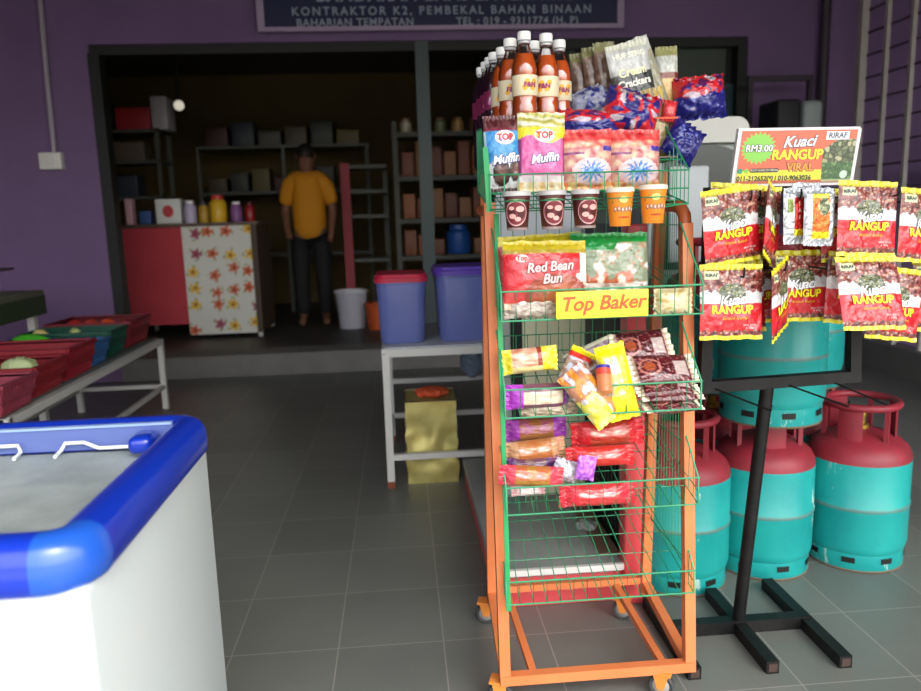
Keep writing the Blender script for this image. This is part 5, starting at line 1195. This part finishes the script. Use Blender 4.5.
for (px, py, Y, sz, ro, pi_, ya, lb) in ((642, 347, 1.74, (.085, .145), 84, -38, -4, 'maroon biscuit packet with cream ends lying on top of the stack, topmost'),
        (662, 369, 1.69, (.080, .165), 92, -46, 5, 'maroon biscuit packet second from the top of the stack'),
        (665, 385, 1.68, (.070, .150), 91, -62, 2, 'maroon biscuit packet third from the top of the stack'),
        (670, 393, 1.672, (.062, .145), 90, -72, -2, 'maroon biscuit packet fourth down, behind the front rail'),
        (671, 405, 1.668, (.060, .140), 89, -76, 3, 'maroon biscuit packet at the bottom of the stack in the third basket')):
    packet('biscuit_packet', lb, 'biscuits', maroon, 0, 0, 0, 0, 0, .028, ro, ya, pi_, seed=4, nu=34, nv=56, pos=at(px, py, Y), size=sz, key='maroon', group='maroon biscuit packets', seal=.09)
# fourth basket: wrapped rolls
def swiss(a, bcol, c):
    def f_(u, v):
        n_ = N3(u*5, v*7, 3)
        if v < .24 or v > .78: return mix(a, (240, 200, 230) if a[2] > 120 else (250, 150, 140), max(0, n_))
        if u > .62: return bcol
        k_ = min(1, max(0, (.13-abs(u-.40-.05*N3(v*6, 3)))*18))*min(1, max(0, (v-.2)*10), max(0, (.8-v)*10))*(.6+1.2*N3(v*9, u*9, 5))  # pale glare streak blended into the wrapper colour
        if k_ > 0: return mix(mix(bcol, a, .25+n_*.6), c, k_)
        return mix(bcol, a, .25+n_*.6)
    return f_
rolls = [((535, 429), 1.78, (.056, .155), 88, swiss((176, 70, 190), (170, 110, 60), (214, 150, 190)), 'p1', 'purple wrapped swiss roll, topmost at the left of the fourth basket'),
         ((534, 450), 1.73, (.052, .150), 86, swiss((196, 150, 110), (176, 104, 56), (232, 230, 236)), 'w1', 'brown and white wrapped roll under the topmost purple one'),
         ((530, 465), 1.72, (.040, .135), 90, swiss((90, 50, 110), (110, 70, 60), (190, 180, 200)), 'd1', 'dark purple wrapped roll squeezed under the brown and white one'),
         ((607, 433), 1.75, (.066, .178), 88, swiss((206, 36, 44), (170, 60, 40), (236, 214, 200)), 'r1', 'large red wrapped roll, upper right of the fourth basket'),
         ((600, 456), 1.71, (.050, .165), 90, swiss((214, 40, 44), (190, 50, 40), (240, 220, 214)), 'r2', 'red wrapped roll beneath the large red one'),
         ((531, 476), 1.665, (.050, .150), 96, swiss((214, 60, 80), (170, 120, 50), (236, 180, 190)), 'g1', 'red ended golden brown roll lying across the front left rail of the fourth basket'),
         ((597, 494), 1.68, (.056, .180), 90, swiss((214, 44, 60), (206, 60, 60), (226, 236, 226)), 'r3', 'red and white wrapped roll lying alone on the front floor of the fourth basket'),
         ((528, 489), 1.69, (.030, .080), 88, swiss((236, 190, 190), (226, 210, 206), (240, 236, 236)), 'c1', 'small pale pink wrapped piece at the front left floor of the fourth basket')]
for (px, py), Y, sz, ro, fnc, ky, lb in rolls:
    packet('wrapped_roll', lb, 'cake roll', fnc, 0, 0, 0, 0, 0, min(sz)*.78, ro, 0, 0, seed=len(ky)+ord(ky[0]), nu=28, nv=52, pos=at(px, py, Y), size=sz, key=ky, seal=.09, wr=1.3, group='wrapped rolls in the fourth basket')
packet('wrapper_end', 'bright purple twisted wrapper end hanging between the left and right rolls', 'wrapper', lambda u, v: mix((150, 60, 190), (210, 140, 230), .5+N3(u*6, v*6)), 586, 468, 1.66, 20, 26, .02, 10, 0, 0, seed=3, nu=20, nv=24, key='pt')
packet('clear_wrapper', 'crinkled clear grey wrapper left of the twisted purple wrapper end', 'wrapper', lambda u, v: mix((170, 166, 180), (226, 220, 226), .5+1.2*N3(u*9, v*9)), 566, 470, 1.69, 28, 22, .03, 20, 0, 0, seed=5, nu=24, nv=24, key='cw', wr=2)
# crumpled clear wrapper on the low shelf of the cabinet
mb = MB().ell((0, 0, 0), (.035, .03, .016), 14); mb.v = [Vector((.60, 2.42, .142))+p*(1+.5*noise.noise(p*60)) for p in mb.v]
tag(mb.build('crumpled_wrapper', mat('crumple_clear', (190, 196, 190), .2, metal=.3)), 'crumpled clear wrapper lying on the low grey shelf behind the rack', 'wrapper')

# ------------------------------------------------------------------ LIGHT
wd = bpy.data.worlds.new('world'); SC.world = wd; wd.use_nodes = True
nt = wd.node_tree; bg = nt.nodes['Background']
sky = nt.nodes.new('ShaderNodeTexSky'); sky.sky_type = 'NISHITA'; sky.sun_disc = False; sky.sun_elevation = math.radians(50); sky.sun_rotation = math.radians(150); sky.air_density = 1.2; sky.dust_density = 4
hs = nt.nodes.new('ShaderNodeHueSaturation'); hs.inputs['Saturation'].default_value = .35
nt.links.new(sky.outputs[0], hs.inputs['Color']); nt.links.new(hs.outputs[0], bg.inputs['Color']); bg.inputs['Strength'].default_value = .42
sd = bpy.data.lights.new('sun', 'SUN'); sd.energy = 3.0; sd.angle = math.radians(2); sd.color = (1, .95, .88); so = bpy.data.objects.new('sun', sd); COL.objects.link(so)
so.rotation_euler = Euler((math.radians(-14), math.radians(10), 0))    # high sun: lights only the ground outside the porch
vs_ = SC.view_settings; vs_.view_transform = 'Standard'; vs_.look = 'None'; vs_.gamma = 1; vs_.use_curve_mapping = False; vs_.exposure = 0.6
